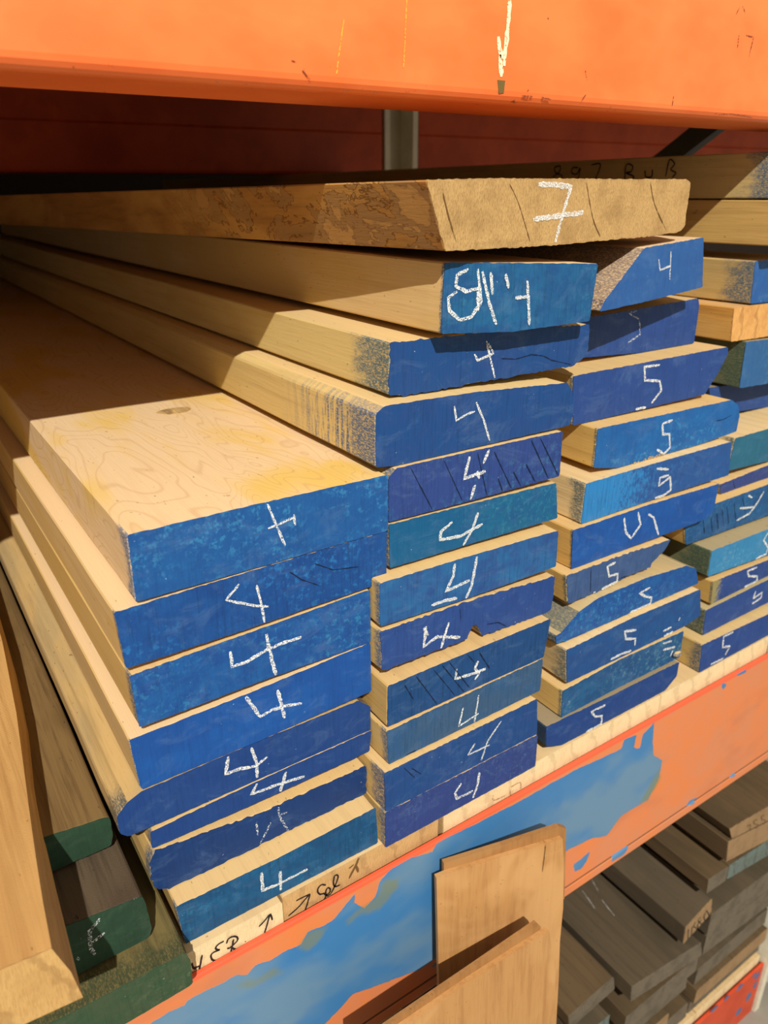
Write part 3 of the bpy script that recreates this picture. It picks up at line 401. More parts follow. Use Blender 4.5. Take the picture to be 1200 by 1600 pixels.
def paint_end(name, base, var, light=None, mott=.6, fade=0.0, hatch=0.0, hang=.5, raw=.05, rough=.62, ridg=0.0, leftwash=None):
    tone = lambda q: (q[0]*1.15, q[1]*1.2, q[2]*.98)
    base, var = tone(base), tone(var); light = tone(light) if light else None
    m, nt, b = new_mat(name); n = N(nt)
    a = n.noise(n.coord((70, 70, 70)), 1.0, 4, .7); big = n.noise(n.coord((13, 13, 22)), 1.0, 3, .6, .5)
    c = n.mix(n.math('MULTIPLY', n.ramp(a, .38, .66), mott), base, var)
    c = n.mix(n.math('MULTIPLY', n.ramp(big, .4, .68), .65), c, var)
    if light:
        l2 = n.noise(n.coord((150, 150, 150)), 1.0, 3, .75)
        c = n.mix(n.math('MULTIPLY', n.ramp(l2, .5, .68), n.math('MULTIPLY', n.ramp(n.noise(n.coord((9, 9, 14)), 1, 2), .38, .62), .75)), c, light)
    if leftwash:
        x, y, z = n.raw(); lw = leftwash[1]
        sp2 = n.noise(n.coord((220, 220, 120)), 1.0, 3, .7)
        c = n.mix(n.math('SUBTRACT', 1.0, n.ramp(n.math('ADD', x, n.math('MULTIPLY', n.math('SUBTRACT', sp2, .5), lw*2.2)), lw*.5, lw)), c, leftwash[0])
    streak = n.noise(n.coord((420, 1, 22), (0, hang, 0)), 1.0, 4, .75)
    c = n.mix(n.math('MULTIPLY', n.ramp(streak, .46, .7), .30+hatch), c, tuple(v*.45 for v in base))
    du = n.noise(n.coord((24, 24, 40), (0, .4, 0)), 1.0, 5, .75, .8)
    c = n.mix(n.math('MULTIPLY', n.ramp(du, .48, .72), .16), c, srgb(112, 142, 176) if base[2] > base[1]*1.3 else srgb(96, 112, 96))
    sp = n.noise(n.coord((260, 260, 260)), 1.0, 2, .5)
    c = n.mix(n.math('MULTIPLY', n.ramp(sp, .765, .80), .6), c, (.45, .52, .56))
    rw = n.noise(n.coord((34, 34, 60)), 1.0, 5, .75)
    c = n.mix(n.ramp(rw, .80-raw, .83-raw), c, (.5, .42, .26))
    nt.links.new(c, b.inputs['Base Color']); b.inputs['Roughness'].default_value = rough
    b.inputs['Specular IOR Level'].default_value = .3
    h = n.math('ADD', n.math('MULTIPLY', streak, .8), n.math('MULTIPLY', a, .4))
    if ridg: h = n.math('ADD', h, n.math('MULTIPLY', n.wave(n.coord((1, 1, 1), (0, .12, 0)), 90, 1.0, 1, 2), ridg))
    nt.links.new(n.bump(h, .0006, .55), b.inputs['Normal']); return m

def flat(name, color, rough=.7, metal=0.0, var=None, vs=40, bump=0.0, spec=.3):
    m, nt, b = new_mat(name); n = N(nt); c = color
    a = n.noise(n.coord((vs, vs, vs)), 1.0, 4, .65)
    c = n.mix(n.ramp(a, .35, .7), color, var if var else tuple(v*.85 for v in color))
    nt.links.new(c, b.inputs['Base Color']); b.inputs['Roughness'].default_value = rough; b.inputs['Metallic'].default_value = metal
    b.inputs['Specular IOR Level'].default_value = spec
    if bump: nt.links.new(n.bump(a, bump, .5), b.inputs['Normal'])
    return m

def chalk_mat(name, color, lo, hi, sc=900):
    m, nt, b = new_mat(name); n = N(nt)
    g = n.noise(n.coord((sc, sc, sc)), 1.0, 2, .6); b.inputs['Base Color'].default_value = rgba(color)
    b.inputs['Roughness'].default_value = .95
    nt.links.new(n.ramp(g, lo, hi), b.inputs['Alpha']); return m

cream = srgb(222, 194, 146); tan = srgb(208, 174, 110); pink = srgb(224, 194, 150); yel = srgb(206, 170, 96)
bl = srgb(22, 78, 150); bld = srgb(16, 52, 118); SPR = srgb(36, 84, 120)
SIDE = {
 'pale':   wood('pale_sawn_wood', tan, srgb(166, 130, 76), SPR, .012, yel, .55),
 'palepink': wood('pinkish_pale_wood', srgb(214, 182, 126), srgb(176, 138, 84), SPR, .004, yel, .6, .35, top_tint=.8),
 'clear':  wood('clear_maple_face', srgb(226, 196, 152), srgb(186, 144, 96), srgb(40, 92, 140), .022, srgb(222, 186, 102), 1.0, .15, cath=True, top_tint=0),
 'pale2':  wood('pale_side_dusty', tan, srgb(150, 120, 74), srgb(60, 88, 96), .006, yel, .4),
 'pale2b': wood('pale_side_smudged', srgb(216, 190, 140), srgb(150, 124, 78), srgb(60, 92, 104), .022, yel, .4),
 'pale2c': wood('side_blue_smudged', srgb(196, 170, 112), srgb(140, 118, 70), srgb(44, 86, 116), .045, yel, .3),
 'side_b': wood('side_blue_edge', tan, srgb(150, 120, 74), srgb(24, 70, 112), .02, yel, .3),
 'ochre':  wood('ochre_side', srgb(196, 160, 96), srgb(140, 104, 52), None, 0, yel, .5, .6),
 'gold':   wood('golden_side', srgb(208, 168, 96), srgb(150, 110, 50), srgb(50, 80, 90), .004, yel, .5),
 'gold2':  wood('golden_side_blue_edge', srgb(196, 168, 106), srgb(140, 112, 60), srgb(40, 76, 104), .022, yel, .4),
 'gold3':  wood('golden_raw_side', srgb(206, 152, 74), srgb(150, 98, 40), None, 0, srgb(220, 180, 110), .5, .7),
 'wane':   wood('wane_edge_wood', srgb(196, 164, 108), srgb(130, 100, 56), srgb(62, 78, 84), .035, srgb(150, 140, 110), .4, .6, top_tint=0),
 'wane2':  wood('wane_blue_streaked', srgb(160, 148, 106), srgb(110, 100, 66), srgb(30, 70, 104), .05, yel, .3, .6, scr=True),
 'scratched': wood('side_with_blue_scratches', srgb(214, 186, 122), srgb(160, 130, 78), srgb(28, 84, 136), .045, yel, .3, .4, scr=True),
 'overspray': wood('side_with_overspray', srgb(214, 188, 124), srgb(170, 138, 84), srgb(50, 94, 116), .048, yel, .45, .4),
 'bluewane': wood('side_navy_wash_shade', pink, srgb(180, 140, 90), srgb(16, 36, 78), .9, yel, .3, .4, top_tint=.6),  # navy wash deepened to carry the shade on the sloping left side
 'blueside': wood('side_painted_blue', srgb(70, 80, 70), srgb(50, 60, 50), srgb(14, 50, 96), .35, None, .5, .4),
 'blueside2': wood('side_teal_stained', srgb(150, 145, 100), srgb(80, 80, 60), srgb(24, 62, 80), .05, None, .5, .4),
 'greenside': wood('side_green_grey', srgb(112, 112, 80), srgb(80, 84, 60), srgb(50, 76, 66), .04, None, .5, .4),
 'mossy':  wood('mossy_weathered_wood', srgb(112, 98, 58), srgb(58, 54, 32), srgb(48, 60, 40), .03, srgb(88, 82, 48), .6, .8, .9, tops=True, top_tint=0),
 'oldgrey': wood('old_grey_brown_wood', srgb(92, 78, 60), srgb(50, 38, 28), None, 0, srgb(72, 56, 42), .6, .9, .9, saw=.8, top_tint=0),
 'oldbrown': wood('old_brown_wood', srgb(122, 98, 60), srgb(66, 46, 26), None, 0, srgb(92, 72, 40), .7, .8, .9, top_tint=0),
 'slab':   wood('golden_slab_wood', srgb(196, 154, 94), srgb(146, 102, 54), None, 0, srgb(176, 134, 80), .6, .8, .8, saw=.5, top_tint=0),
 'bark':   wood('live_edge_bark_wood', srgb(170, 122, 62), srgb(112, 78, 40), None, 0, srgb(196, 150, 82), .7, .6, .85, bark=True, top_tint=0),
 'dark':   wood('shade_dark_walnut_wood', srgb(98, 80, 56), srgb(60, 48, 34), None, 0, srgb(78, 65, 46), .7, .5, .85, top_tint=0),  # walnut darkened in its colour for the dimness of the lower bay
 'dark2':  wood('shade_dark_grey_walnut_wood', srgb(92, 80, 62), srgb(62, 53, 42), None, 0, srgb(74, 65, 51), .7, .5, .85, top_tint=0),  # greyer walnut, darkened the same way for the dim bay
 'deck':   wood('deck_wood', srgb(206, 174, 122), srgb(160, 128, 80), None, 0, srgb(222, 196, 146), .5, .6),
 'panel':  wood('smooth_panel_wood', srgb(184, 138, 86), srgb(150, 104, 60), None, 0, srgb(198, 154, 102), .7, .7, .5, gdir='Z', top_tint=0),
 'tongue': wood('darker_edge_wood', srgb(158, 114, 68), srgb(120, 82, 44), None, 0, srgb(170, 128, 80), .6, .7, .6, gdir='Z', top_tint=0),  # panel wood browned at the edge, darkened where lighting gives little contrast
}
def raw_end(name, base, dark, rough=.9, rot=.25, contrast=.5, fuzz=False):
    m, nt, b = new_mat(name); n = N(nt)
    f = n.noise(n.coord((1300, 1, 330) if fuzz else (900, 1, 120), (0, rot, 0)), 1.0, 4, .75); g = n.noise(n.coord((30, 30, 30)), 1.0, 3, .6)
    rg = n.wave(n.coord((1, 1, 1), (0, rot, 0)), 9, 3.0, 3, 5.0) if not fuzz else n.noise(n.coord((520, 300, 420), (0, rot, 0)), 1.0, 3, .8)
    if fuzz: rg = n.ramp(rg, .2, .8)
    c = n.mix(n.math('MULTIPLY', n.ramp(f, .42, .7), contrast), base, dark)
    c = n.mix(n.math('MULTIPLY', n.ramp(g, .4, .7), contrast*.6), c, dark)
    c = n.mix(n.math('MULTIPLY', n.ramp(rg, .86, 1.0), contrast*.7), c, tuple(v*.6 for v in dark))
    nt.links.new(c, b.inputs['Base Color']); b.inputs['Roughness'].default_value = rough
    nt.links.new(n.bump(n.math('ADD', f, g), .0012, .8), b.inputs['Normal']); return m
END = {
 'bluetop': paint_end('blue_paint_bright', bl, srgb(20, 66, 138), srgb(48, 118, 180), .6),
 'bluetop2': paint_end('blue_paint_fibrous', srgb(24, 84, 140), srgb(20, 66, 128), srgb(50, 112, 150), .8, hatch=.25),
 'blueknot': paint_end('blue_paint_knotty', srgb(18, 68, 142), srgb(14, 54, 126), srgb(36, 110, 186), .5, hatch=.2, hang=.9),
 'bluem': paint_end('blue_paint_mottled', srgb(22, 78, 152), srgb(18, 60, 136), srgb(44, 118, 178), .8),
 'bluem2': paint_end('blue_paint_mottled_dark', srgb(22, 72, 138), srgb(26, 60, 126), None, .7),
 'blue': paint_end('blue_paint_smooth', srgb(18, 74, 158), srgb(18, 62, 142), None, .4),
 'blue2': paint_end('blue_paint_azure', srgb(24, 88, 164), srgb(22, 74, 148), srgb(50, 124, 184), .5),
 'bluewash': paint_end('blue_paint_washed', srgb(32, 76, 148), srgb(30, 66, 136), srgb(46, 100, 170), .5, leftwash=(srgb(40, 122, 186), .12), hatch=.15, hang=.1),
 'bluemix': paint_end('blue_paint_half_light', srgb(34, 66, 134), srgb(30, 96, 160), None, .4, hatch=.15, hang=.3),
 'bluescr': paint_end('blue_paint_brushed', srgb(16, 78, 132), srgb(14, 62, 112), srgb(34, 108, 160), .8, hatch=.3, hang=-.7),
 'bluedusty': paint_end('blue_paint_dusty', srgb(24, 78, 132), srgb(22, 60, 118), srgb(90, 130, 160), .7),
 'navy': paint_end('navy_paint', srgb(12, 50, 112), srgb(12, 44, 104), None, .4),
 'navy2': paint_end('navy_paint_deep', srgb(18, 54, 124), srgb(26, 60, 128), None, .5),
 'navy3': paint_end('navy_paint_plain', srgb(18, 62, 128), srgb(30, 60, 126), None, .6, hatch=.1),
 'navycrk': paint_end('navy_paint_cracked', srgb(16, 60, 118), srgb(24, 62, 124), None, .5, hatch=.3, hang=.6),
 'indigo': paint_end('indigo_paint', srgb(34, 64, 136), srgb(28, 58, 128), None, .5, hatch=.1, hang=.1),
 'indigocrk': paint_end('indigo_paint_kerfed', srgb(38, 60, 132), srgb(34, 56, 124), srgb(40, 100, 150), .4, hatch=.25, hang=.45),
 'indigofade': paint_end('indigo_paint_fading', srgb(36, 62, 132), srgb(30, 56, 122), None, .5, leftwash=(srgb(140, 130, 84), .022)),
 'violet': paint_end('violet_blue_paint', srgb(40, 58, 128), srgb(36, 54, 120), srgb(58, 84, 140), .4, hang=.0),
 'slate': paint_end('slate_blue_paint', srgb(36, 74, 126), srgb(50, 76, 116), None, .7, hatch=.2),
 'slatecrk': paint_end('slate_blue_paint_cracked', srgb(54, 78, 132), srgb(44, 70, 126), None, .7, hatch=.2, hang=.1),
 'tealblue': paint_end('teal_blue_paint', srgb(14, 84, 134), srgb(20, 66, 128), srgb(44, 110, 150), .5, leftwash=(srgb(8, 84, 130), .12)),
 'teal': paint_end('muted_teal_paint', srgb(34, 92, 128), srgb(28, 84, 124), None, .5),
 'skyblue': paint_end('sky_blue_paint', srgb(52, 118, 176), srgb(36, 108, 170), srgb(100, 150, 190), .5),
 'royal': paint_end('royal_blue_paint', srgb(36, 84, 158), srgb(32, 76, 150), srgb(56, 106, 172), .5),
 'vcrack': paint_end('blue_paint_split', srgb(26, 78, 138), srgb(24, 62, 122), srgb(40, 110, 170), .6, hatch=.45, hang=-.08),
 'ridged': paint_end('blue_paint_ridged', srgb(44, 94, 158), srgb(38, 84, 148), srgb(80, 126, 176), .5, ridg=3.0, hang=.12),
 'green': paint_end('shade_dark_green_paint', srgb(34, 60, 48), srgb(28, 50, 41), None, .7, rough=.75),  # green darkened in its colour to stand for shade over the stack
 'green2': paint_end('shade_dark_dusty_green_paint', srgb(38, 66, 50), srgb(58, 70, 54), srgb(88, 94, 76), .9, raw=.08, rough=.8),  # dusty green, likewise darkened in place of shade
 'rawgold': raw_end('raw_golden_end', srgb(226, 172, 100), srgb(170, 104, 46)),
 'raw7': raw_end('raw_tan_end', srgb(206, 168, 108), srgb(136, 100, 52), rot=.28, contrast=.75, fuzz=True),
 'rawslab': raw_end('raw_slab_end', srgb(204, 164, 102), srgb(166, 122, 66), contrast=.5),
 'rawdeck': raw_end('raw_deck_end', srgb(236, 214, 168), srgb(206, 172, 120), contrast=.35),
 'rawdeck2': raw_end('raw_deck_brown_end', srgb(206, 168, 112), srgb(160, 118, 68), contrast=.4),
 'rawgrey': raw_end('raw_grey_end', srgb(116, 106, 88), srgb(66, 58, 48), contrast=.8, fuzz=True, rot=-.9),
 'rawpale': raw_end('raw_pale_end', srgb(160, 130, 92), srgb(110, 84, 56), contrast=.6, fuzz=True, rot=-.9),
 'rawteal': raw_end('teal_dusted_end', srgb(104, 122, 118), srgb(80, 80, 66), contrast=.6),
}
M_CHALK = chalk_mat('white_chalk', (.84, .87, .86), .34, .62, 1000)
M_CHALK2 = chalk_mat('worn_white_chalk', (.74, .79, .82), .44, .70, 800)
M_BLACK = flat('black_marker_ink', (.015, .015, .017), .5)
M_BROWN = chalk_mat('brown_pencil', srgb(150, 100, 60), .42, .6)
M_KERF = flat('dark_kerf', srgb(10, 30, 62), .9)
M_KERF2 = flat('dark_growth_line', srgb(112, 80, 42), .9)
M_WSCR = chalk_mat('white_paint_scratch', srgb(250, 236, 190), .34, .42, 500)
M_YSCR = chalk_mat('yellow_paint_scratch', srgb(236, 170, 60), .36, .55, 500)
M_DSCR = flat('dark_paint_chip', srgb(110, 92, 50), .9)
M_NICK = chalk_mat('dark_paint_nick', srgb(120, 60, 30), .4, .55, 600)

def orange_mat():
    m, nt, b = new_mat('orange_rack_paint'); n = N(nt)
    x, y, z = n.raw()
    a = n.noise(n.coord((6, 6, 10)), 1.0, 4, .6); f = n.noise(n.coord((160, 160, 160)), 1.0, 3, .7)
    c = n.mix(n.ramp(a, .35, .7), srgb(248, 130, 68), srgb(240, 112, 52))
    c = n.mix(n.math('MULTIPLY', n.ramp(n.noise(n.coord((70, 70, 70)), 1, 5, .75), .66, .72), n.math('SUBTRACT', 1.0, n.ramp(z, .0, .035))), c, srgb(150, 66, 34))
    nt.links.new(c, b.inputs['Base Color']); b.inputs['Roughness'].default_value = .42
    nt.links.new(n.bump(n.math('ADD', n.math('MULTIPLY', a, 2.), n.math('MULTIPLY', f, .12)), .0012, .35), b.inputs['Normal']); return m
def worn_mat():
    m, nt, b = new_mat('worn_blue_over_orange_paint'); n = N(nt)
    a = n.noise(n.coord((14, 14, 14), rnd=False), 1.0, 4, .6); big = n.noise(n.coord((5, 5, 9), (0, .6, 0), rnd=False), 1.0, 3, .6)
    edge = n.noise(n.coord((55, 55, 55), rnd=False), 1.0, 4, .7)
    org = n.mix(n.ramp(a, .35, .68), srgb(212, 132, 90), srgb(222, 128, 72))
    org = n.mix(n.math('MULTIPLY', n.ramp(big, .5, .66), .5), org, srgb(186, 114, 84))
    x_, y_, z_ = n.raw()
    cz = n.math('ABSOLUTE', n.math('SUBTRACT', z_, .0200))
    org = n.mix(n.math('SUBTRACT', 1.0, n.ramp(cz, .0012, .0030)), org, srgb(96, 66, 44))
    top = n.attr('lip'); org = n.mix(top, org, srgb(232, 92, 60))
    blu = n.mix(n.ramp(big, .40, .62), srgb(60, 122, 178), srgb(98, 136, 168))
    blu = n.mix(n.math('MULTIPLY', n.ramp(a, .55, .75), .4), blu, srgb(46, 112, 176))
    d = n.math('ADD', n.attr('blue'), n.math('MULTIPLY', n.math('SUBTRACT', edge, .5), .005))
    ol = n.math('ADD', n.attr('olive'), n.math('MULTIPLY', n.math('SUBTRACT', edge, .5), .012))
    msk = n.ramp(d, -.0003, .0003)
    c = n.mix(msk, org, blu)
    c = n.mix(n.math('MULTIPLY', n.ramp(ol, -.004, .006), .62), c, srgb(122, 128, 78))
    nt.links.new(c, b.inputs['Base Color']); b.inputs['Roughness'].default_value = .38
    nt.links.new(n.bump(n.math('ADD', n.math('MULTIPLY', msk, .5), n.math('MULTIPLY', a, .5)), .0008, .5), b.inputs['Normal']); return m
M_ORANGE = orange_mat(); M_WORN = worn_mat()
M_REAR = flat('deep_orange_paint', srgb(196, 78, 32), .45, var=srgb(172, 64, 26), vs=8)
M_RED = flat('red_orange_paint', srgb(206, 78, 44), .45, var=srgb(190, 66, 36), vs=12)
M_BLUECHIP = flat('blue_paint_chip', srgb(84, 110, 150), .5)
M_GALV = flat('galvanised_grey', srgb(236, 232, 214), .5, 0, srgb(220, 216, 196), 12)
M_BRACE = flat('grey_brace', srgb(80, 84, 84), .5, .3)
M_CREAM = flat('cream_post_paint', srgb(226, 222, 200), .5)
M_WALL = flat('dark_back_wall', srgb(44, 34, 28), .9)
M_FLOOR = flat('concrete_floor', srgb(150, 144, 134), .7, var=srgb(126, 120, 112), vs=3)

# ------------------------------------------------------------------ mesh helpers
def link_mesh(name, verts, faces, mats, parent=None, loc=(0, 0, 0), smooth=False):
    me = bpy.data.meshes.new(name); me.from_pydata([tuple(v) for v in verts], [], faces); me.update()
    for mt in (mats if isinstance(mats, (list, tuple)) else [mats]): me.materials.append(mt)
    bm = bmesh.new(); bm.from_mesh(me); bmesh.ops.recalc_face_normals(bm, faces=bm.faces); bm.to_mesh(me); bm.free()
    o = bpy.data.objects.new(name, me); COL.objects.link(o)
    if parent: o.parent = parent
    o.location = loc
    if smooth:
        for p in me.polygons: p.use_smooth = True
    return o
def tag(o, label, cat, group=None):
    o['label'] = label; o['category'] = cat
    if group: o['group'] = group
    return o
def chamfer(P, r):
    out = []; n = len(P)
    for i in range(n):
        p = P[i]; a = P[i-1]-p; b = P[(i+1) % n]-p
        la, lb = a.length, b.length
        if a.angle(b, 3.14) > 2.6: out.append(p.copy()); continue
        out.append(p+a*(min(r, la*.3)/la)); out.append(p+b*(min(r, lb*.3)/lb))
    return out
def resample(P, step):
    out = []; n = len(P)
    for i in range(n):
        a, b = P[i], P[(i+1) % n]; k = max(1, int((b-a).length/step))
        for j in range(k): out.append(a.lerp(b, j/k))
    return out
def prism(name, P, axis, depth, mat, parent=None, rings=None, wob=0.0, loc=None, cap=True):
    """outline P (list of Vector) swept along axis; P given in world, object placed at loc"""
    o = Vector(loc) if loc is not None else P[0].copy()
    n = len(P); verts = []; faces = []
    rings = rings or [0, depth]
    c = sum(P, Vector())/n
    for k, s in enumerate(rings):
        w = Vector((random.uniform(-wob, wob), 0, 0)) if 0 < k else Vector()
        ins = .0006 if (k == 0 and len(rings) > 2) else 0
        for p in P:
            q = p+(c-p).normalized()*ins if ins else p
            verts.append(q+axis*s+w-o)
    for k in range(len(rings)-1):
        for i in range(n):
            j = (i+1) % n; faces.append((k*n+i, k*n+j, (k+1)*n+j, (k+1)*n+i))
    if cap:
        for base, _ in ((0, 0), ((len(rings)-1)*n, 1)):
            tri = tessellate_polygon([[Vector(verts[base+i]) for i in range(n)]])
            for t in tri: faces.append(tuple(base+i for i in t))
    ob = link_mesh(name, verts, faces, mat, parent, (0, 0, 0) if parent else o)
    return ob
def smooth_line(P):
    out = []
    for i in range(len(P)-1):
        p0, p1, p2, p3 = P[max(i-1, 0)], P[i], P[i+1], P[min(i+2, len(P)-1)]
        for k in range(4):
            u = k/4; out.append(.5*((2*p1)+(p2-p0)*u+(2*p0-5*p1+4*p2-p3)*u*u+(3*p1-p0-3*p2+p3)*u*u*u))
    return out+[P[-1]]
def ribbon(name, polys, nrm, width, mat, parent, lift=.0010, origin=Vector(), jit=.25, taper=.6, curve=False, step=.003):
    """thin marks (chalk, ink, scratches) lying on a face whose inward normal is nrm"""
    verts = []; faces = []; bits = 0
    for poly in polys:
        P = [Vector(p) for p in poly]
        if curve and len(P) > 2: P = smooth_line(P)
        Q = []
        for a, b in zip(P[:-1], P[1:]):
            k = max(1, int((b-a).length/step))
            for j in range(k): Q.append(a.lerp(b, j/k))
        Q.append(P[-1]); base = len(verts); m = len(Q); bits += 1
        for i, q in enumerate(Q):
            d = (Q[min(i+1, m-1)]-Q[max(i-1, 0)]).normalized(); s = d.cross(nrm).normalized()
            w = width*.5*(1+random.uniform(-jit, jit))*(taper if i in (0, m-1) else 1)
            q = q-nrm*(lift+.00012*bits)+s*random.uniform(-.08, .08)*width-origin
            verts += [q+s*w, q-s*w]
        for i in range(m-1):
            a = base+2*i; faces.append((a, a+1, a+3, a+2))
    return link_mesh(name, verts, faces, mat, parent)
def box(name, x0, x1, y0, y1, z0, z1, mat, parent=None):
    v = [(x, y, z) for x in (x0, x1) for y in (y0, y1) for z in (z0, z1)]
    c = Vector((x0, y0, z0)); v = [Vector(q)-c for q in v]
    f = [(0, 1, 3, 2), (4, 6, 7, 5), (0, 4, 5, 1), (2, 3, 7, 6), (0, 2, 6, 4), (1, 5, 7, 3)]
    if parent: v = [q+c-parent.location for q in v]; c = Vector((0, 0, 0))
    return link_mesh(name, v, f, mat, parent, c)
Yax = Vector((0, 1, 0))
RINGS = [0, .0012, .02, .06, .15, .35, .8, 1.5, 2.3]

# ------------------------------------------------------------------ setting
def struct(o): o['kind'] = 'structure'; return o
struct(box('floor', -6, 8, -6, 4, -1.80, -1.75, M_FLOOR))
struct(box('wall_back', -6, 8, 3.4, 3.5, -1.75, 4.5, M_WALL))
struct(box('left_light_blocker', -1.40, -1.32, .05, 3.4, -1.75, 4.5, M_WALL))  # unseen wall added to block hall light from the left

# ------------------------------------------------------------------ rack beams
def beam_profile(yf, zb, h, depth, step=False, crease=None, r=.007):
    """cross-section in (y, z), front face at yf, bottom at zb"""
    zt = zb+h; P = []
    for k in range(5):
        a = math.pi/2*k/4; P.append((yf+r-r*math.cos(math.pi/2-a), zb+r-r*math.sin(math.pi/2-a)) )
    P = [(yf+r*(1-math.sin(t)), zb+r*(1-math.cos(t))) for t in [math.pi/2*k/4 for k in range(5)]]
    if crease: P += [(yf, crease-.003), (yf+.003, crease), (yf, crease+.003)]
    rt_ = .002
    P += [(yf, zt-rt_), (yf+.0006, zt-.0006), (yf+rt_, zt)]
    if step: P += [(yf+.0055, zt), (yf+.0055, zt-.0205)]
    P += [(yf+depth, P[-1][1]), (yf+depth, zb)]
    return P
def beam(name, prof, x0, x1, mat, label, parent=None, cat='beam', grp=None):
    o = Vector((x0, prof[0][0], prof[0][1])); n = len(prof); v = []
    for x in (x0, x1): v += [Vector((x, y, z))-o for y, z in prof]
    f = [(i, (i+1) % n, n+(i+1) % n, n+i) for i in range(n)]
    for b in (0, n):
        for t in tessellate_polygon([[v[b+i] for i in range(n)]]): f.append(tuple(b+i for i in t))
    ob = link_mesh(name, v, f, mat, None, o); tag(ob, label, cat, grp); return ob
YB = -.010; YU = .07
ub = beam('rack_beam', beam_profile(YU, .0715, .26, .095, r=.010), -1.25, 1.335, M_ORANGE, 'bright orange steel rack beam across the top, in front of all the planks')
def scratch(name, polys, w, mat, parent, lab=None):
    for q in polys:
        s = ribbon(name, [q], Vector((0, 1, 0)), w, mat, parent, .0004, parent.location)
        if lab: s['label'] = lab
scratch('scratch', WHITE_SCRATCH, .0042, M_WSCR, ub, 'white scratch through the orange paint')
scratch('scratch', YELLOW_SCRATCH, .0011, M_YSCR, ub, 'thin yellow scratch')
scratch('paint_nick', DARK_NICKS, .0013, M_NICK, ub)
for q in DARK_CHIP:
    ch = prism('paint_chip', [Vector(p)-ub.location-Vector((0, .0004, 0)) for p in q], Yax, .0008, M_DSCR, ub, loc=(0, 0, 0)); ch['label'] = 'bare brown chip below the white scratch'

# lower beam: fine grid front so that the paint patches sit where they are worn
def sdist(px, pz, poly):
    d = 1e9; ins = False; n = len(poly)
    for i in range(n):
        x1, z1 = poly[i]; x2, z2 = poly[(i+1) % n]
        dx, dz = x2-x1, z2-z1; t = max(0, min(1, ((px-x1)*dx+(pz-z1)*dz)/(dx*dx+dz*dz+1e-12)))
        d = min(d, math.hypot(px-x1-t*dx, pz-z1-t*dz))
        if (z1 > pz) != (z2 > pz) and px < (x2-x1)*(pz-z1)/(z2-z1)+x1: ins = not ins
    return d if ins else -d
ZLB, ZLT = -.908, -.6655
prof = beam_profile(YB, ZLB, ZLT-ZLB, .108, step=True, crease=-.888, r=.004)
pr2 = []
for a, b in zip(prof, prof[1:]+prof[:1]):
    pr2.append(a); L = math.hypot(a[0]-b[0], a[1]-b[1])
    if abs(a[0]-b[0]) < .0021 and a[0] < YB+.004 and L > .006:
        k = int(L/.0045)
        for j in range(1, k): pr2.append((a[0]+(b[0]-a[0])*j/k, a[1]+(b[1]-a[1])*j/k))
X0, X1 = -1.25, 1.335
xs = [X0, -.8, -.5, -.1]+[-.05+.0045*i for i in range(int(1.30/.0045))]+[X1]
o = Vector((X0, pr2[0][0], pr2[0][1])); n = len(pr2)
v = [Vector((x, y, z))-o for x in xs for y, z in pr2]
f = [(k*n+i, k*n+(i+1) % n, (k+1)*n+(i+1) % n, (k+1)*n+i) for k in range(len(xs)-1) for i in range(n)]
for b_ in (0, (len(xs)-1)*n):
    for t in tessellate_polygon([[v[b_+i] for i in range(n)]]): f.append(tuple(b_+i for i in t))
lb = link_mesh('rack_beam', v, f, M_WORN, None, o)
tag(lb, 'worn rack beam with flaking blue paint over orange, carrying the painted planks', 'beam')
BP = [[(p[0], p[2]) for p in q] for q in BLUE_PAINT]; OP = [[(p[0], p[2]) for p in q] for q in OLIVE_PAINT]
bbox = lambda q: (min(p[0] for p in q)-.02, max(p[0] for p in q)+.02, min(p[1] for p in q)-.02, max(p[1] for p in q)+.02)
BB, OB = [bbox(q) for q in BP], [bbox(q) for q in OP]
at = {k: lb.data.attributes.new(k, 'FLOAT', 'POINT') for k in ('blue', 'olive', 'lip')}
for i, vv in enumerate(lb.data.vertices):
    x, y, z = vv.co+o; db = do = -.05
    if y < YB+.01:
        for q, bb in zip(BP, BB):
            if bb[0] < x < bb[1] and bb[2] < z < bb[3]: db = max(db, sdist(x, z, q))
        for q, bb in zip(OP, OB):
            if bb[0] < x < bb[1] and bb[2] < z < bb[3]: do = max(do, sdist(x, z, q))
    if x < -.04 and YB-.001 < y < YB+.001 and -.875 < z < -.70: db = .02
    at['blue'].data[i].value = db if z < ZLT-.002 else -.05; at['olive'].data[i].value = do
    at['lip'].data[i].value = 1.0 if z > ZLT-.004 else 0.0

# bottom beam of the bay below, red with blue specks
rb = beam('rack_beam', beam_profile(YB, -1.8265, .2355, .108, step=True, r=.004), -1.25, 1.335, M_RED, 'red-orange rack beam with small blue paint specks, in the bottom right corner')
for (x, z, w, h) in ((1.30, -1.600, .010, .006), (1.245, -1.596, .014, .007), (1.195, -1.590, .010, .006), (1.150, -1.588, .014, .005), (1.315, -1.615, .012, .010), (1.318, -1.648, .008, .016), (1.300, -1.672, .012, .016), (1.27, -1.70, .014, .012)):
    pts = [Vector((x+w*math.cos(t)*random.uniform(.6, 1.1), YB-.0004, z+h*math.sin(t)*random.uniform(.6, 1.1)))-rb.location for t in [k*math.tau/9 for k in range(9)]]
    s = prism('paint_chip', pts, Yax, .0006, M_BLUECHIP, rb, loc=(0, 0, 0)); s['label'] = 'blue paint speck'
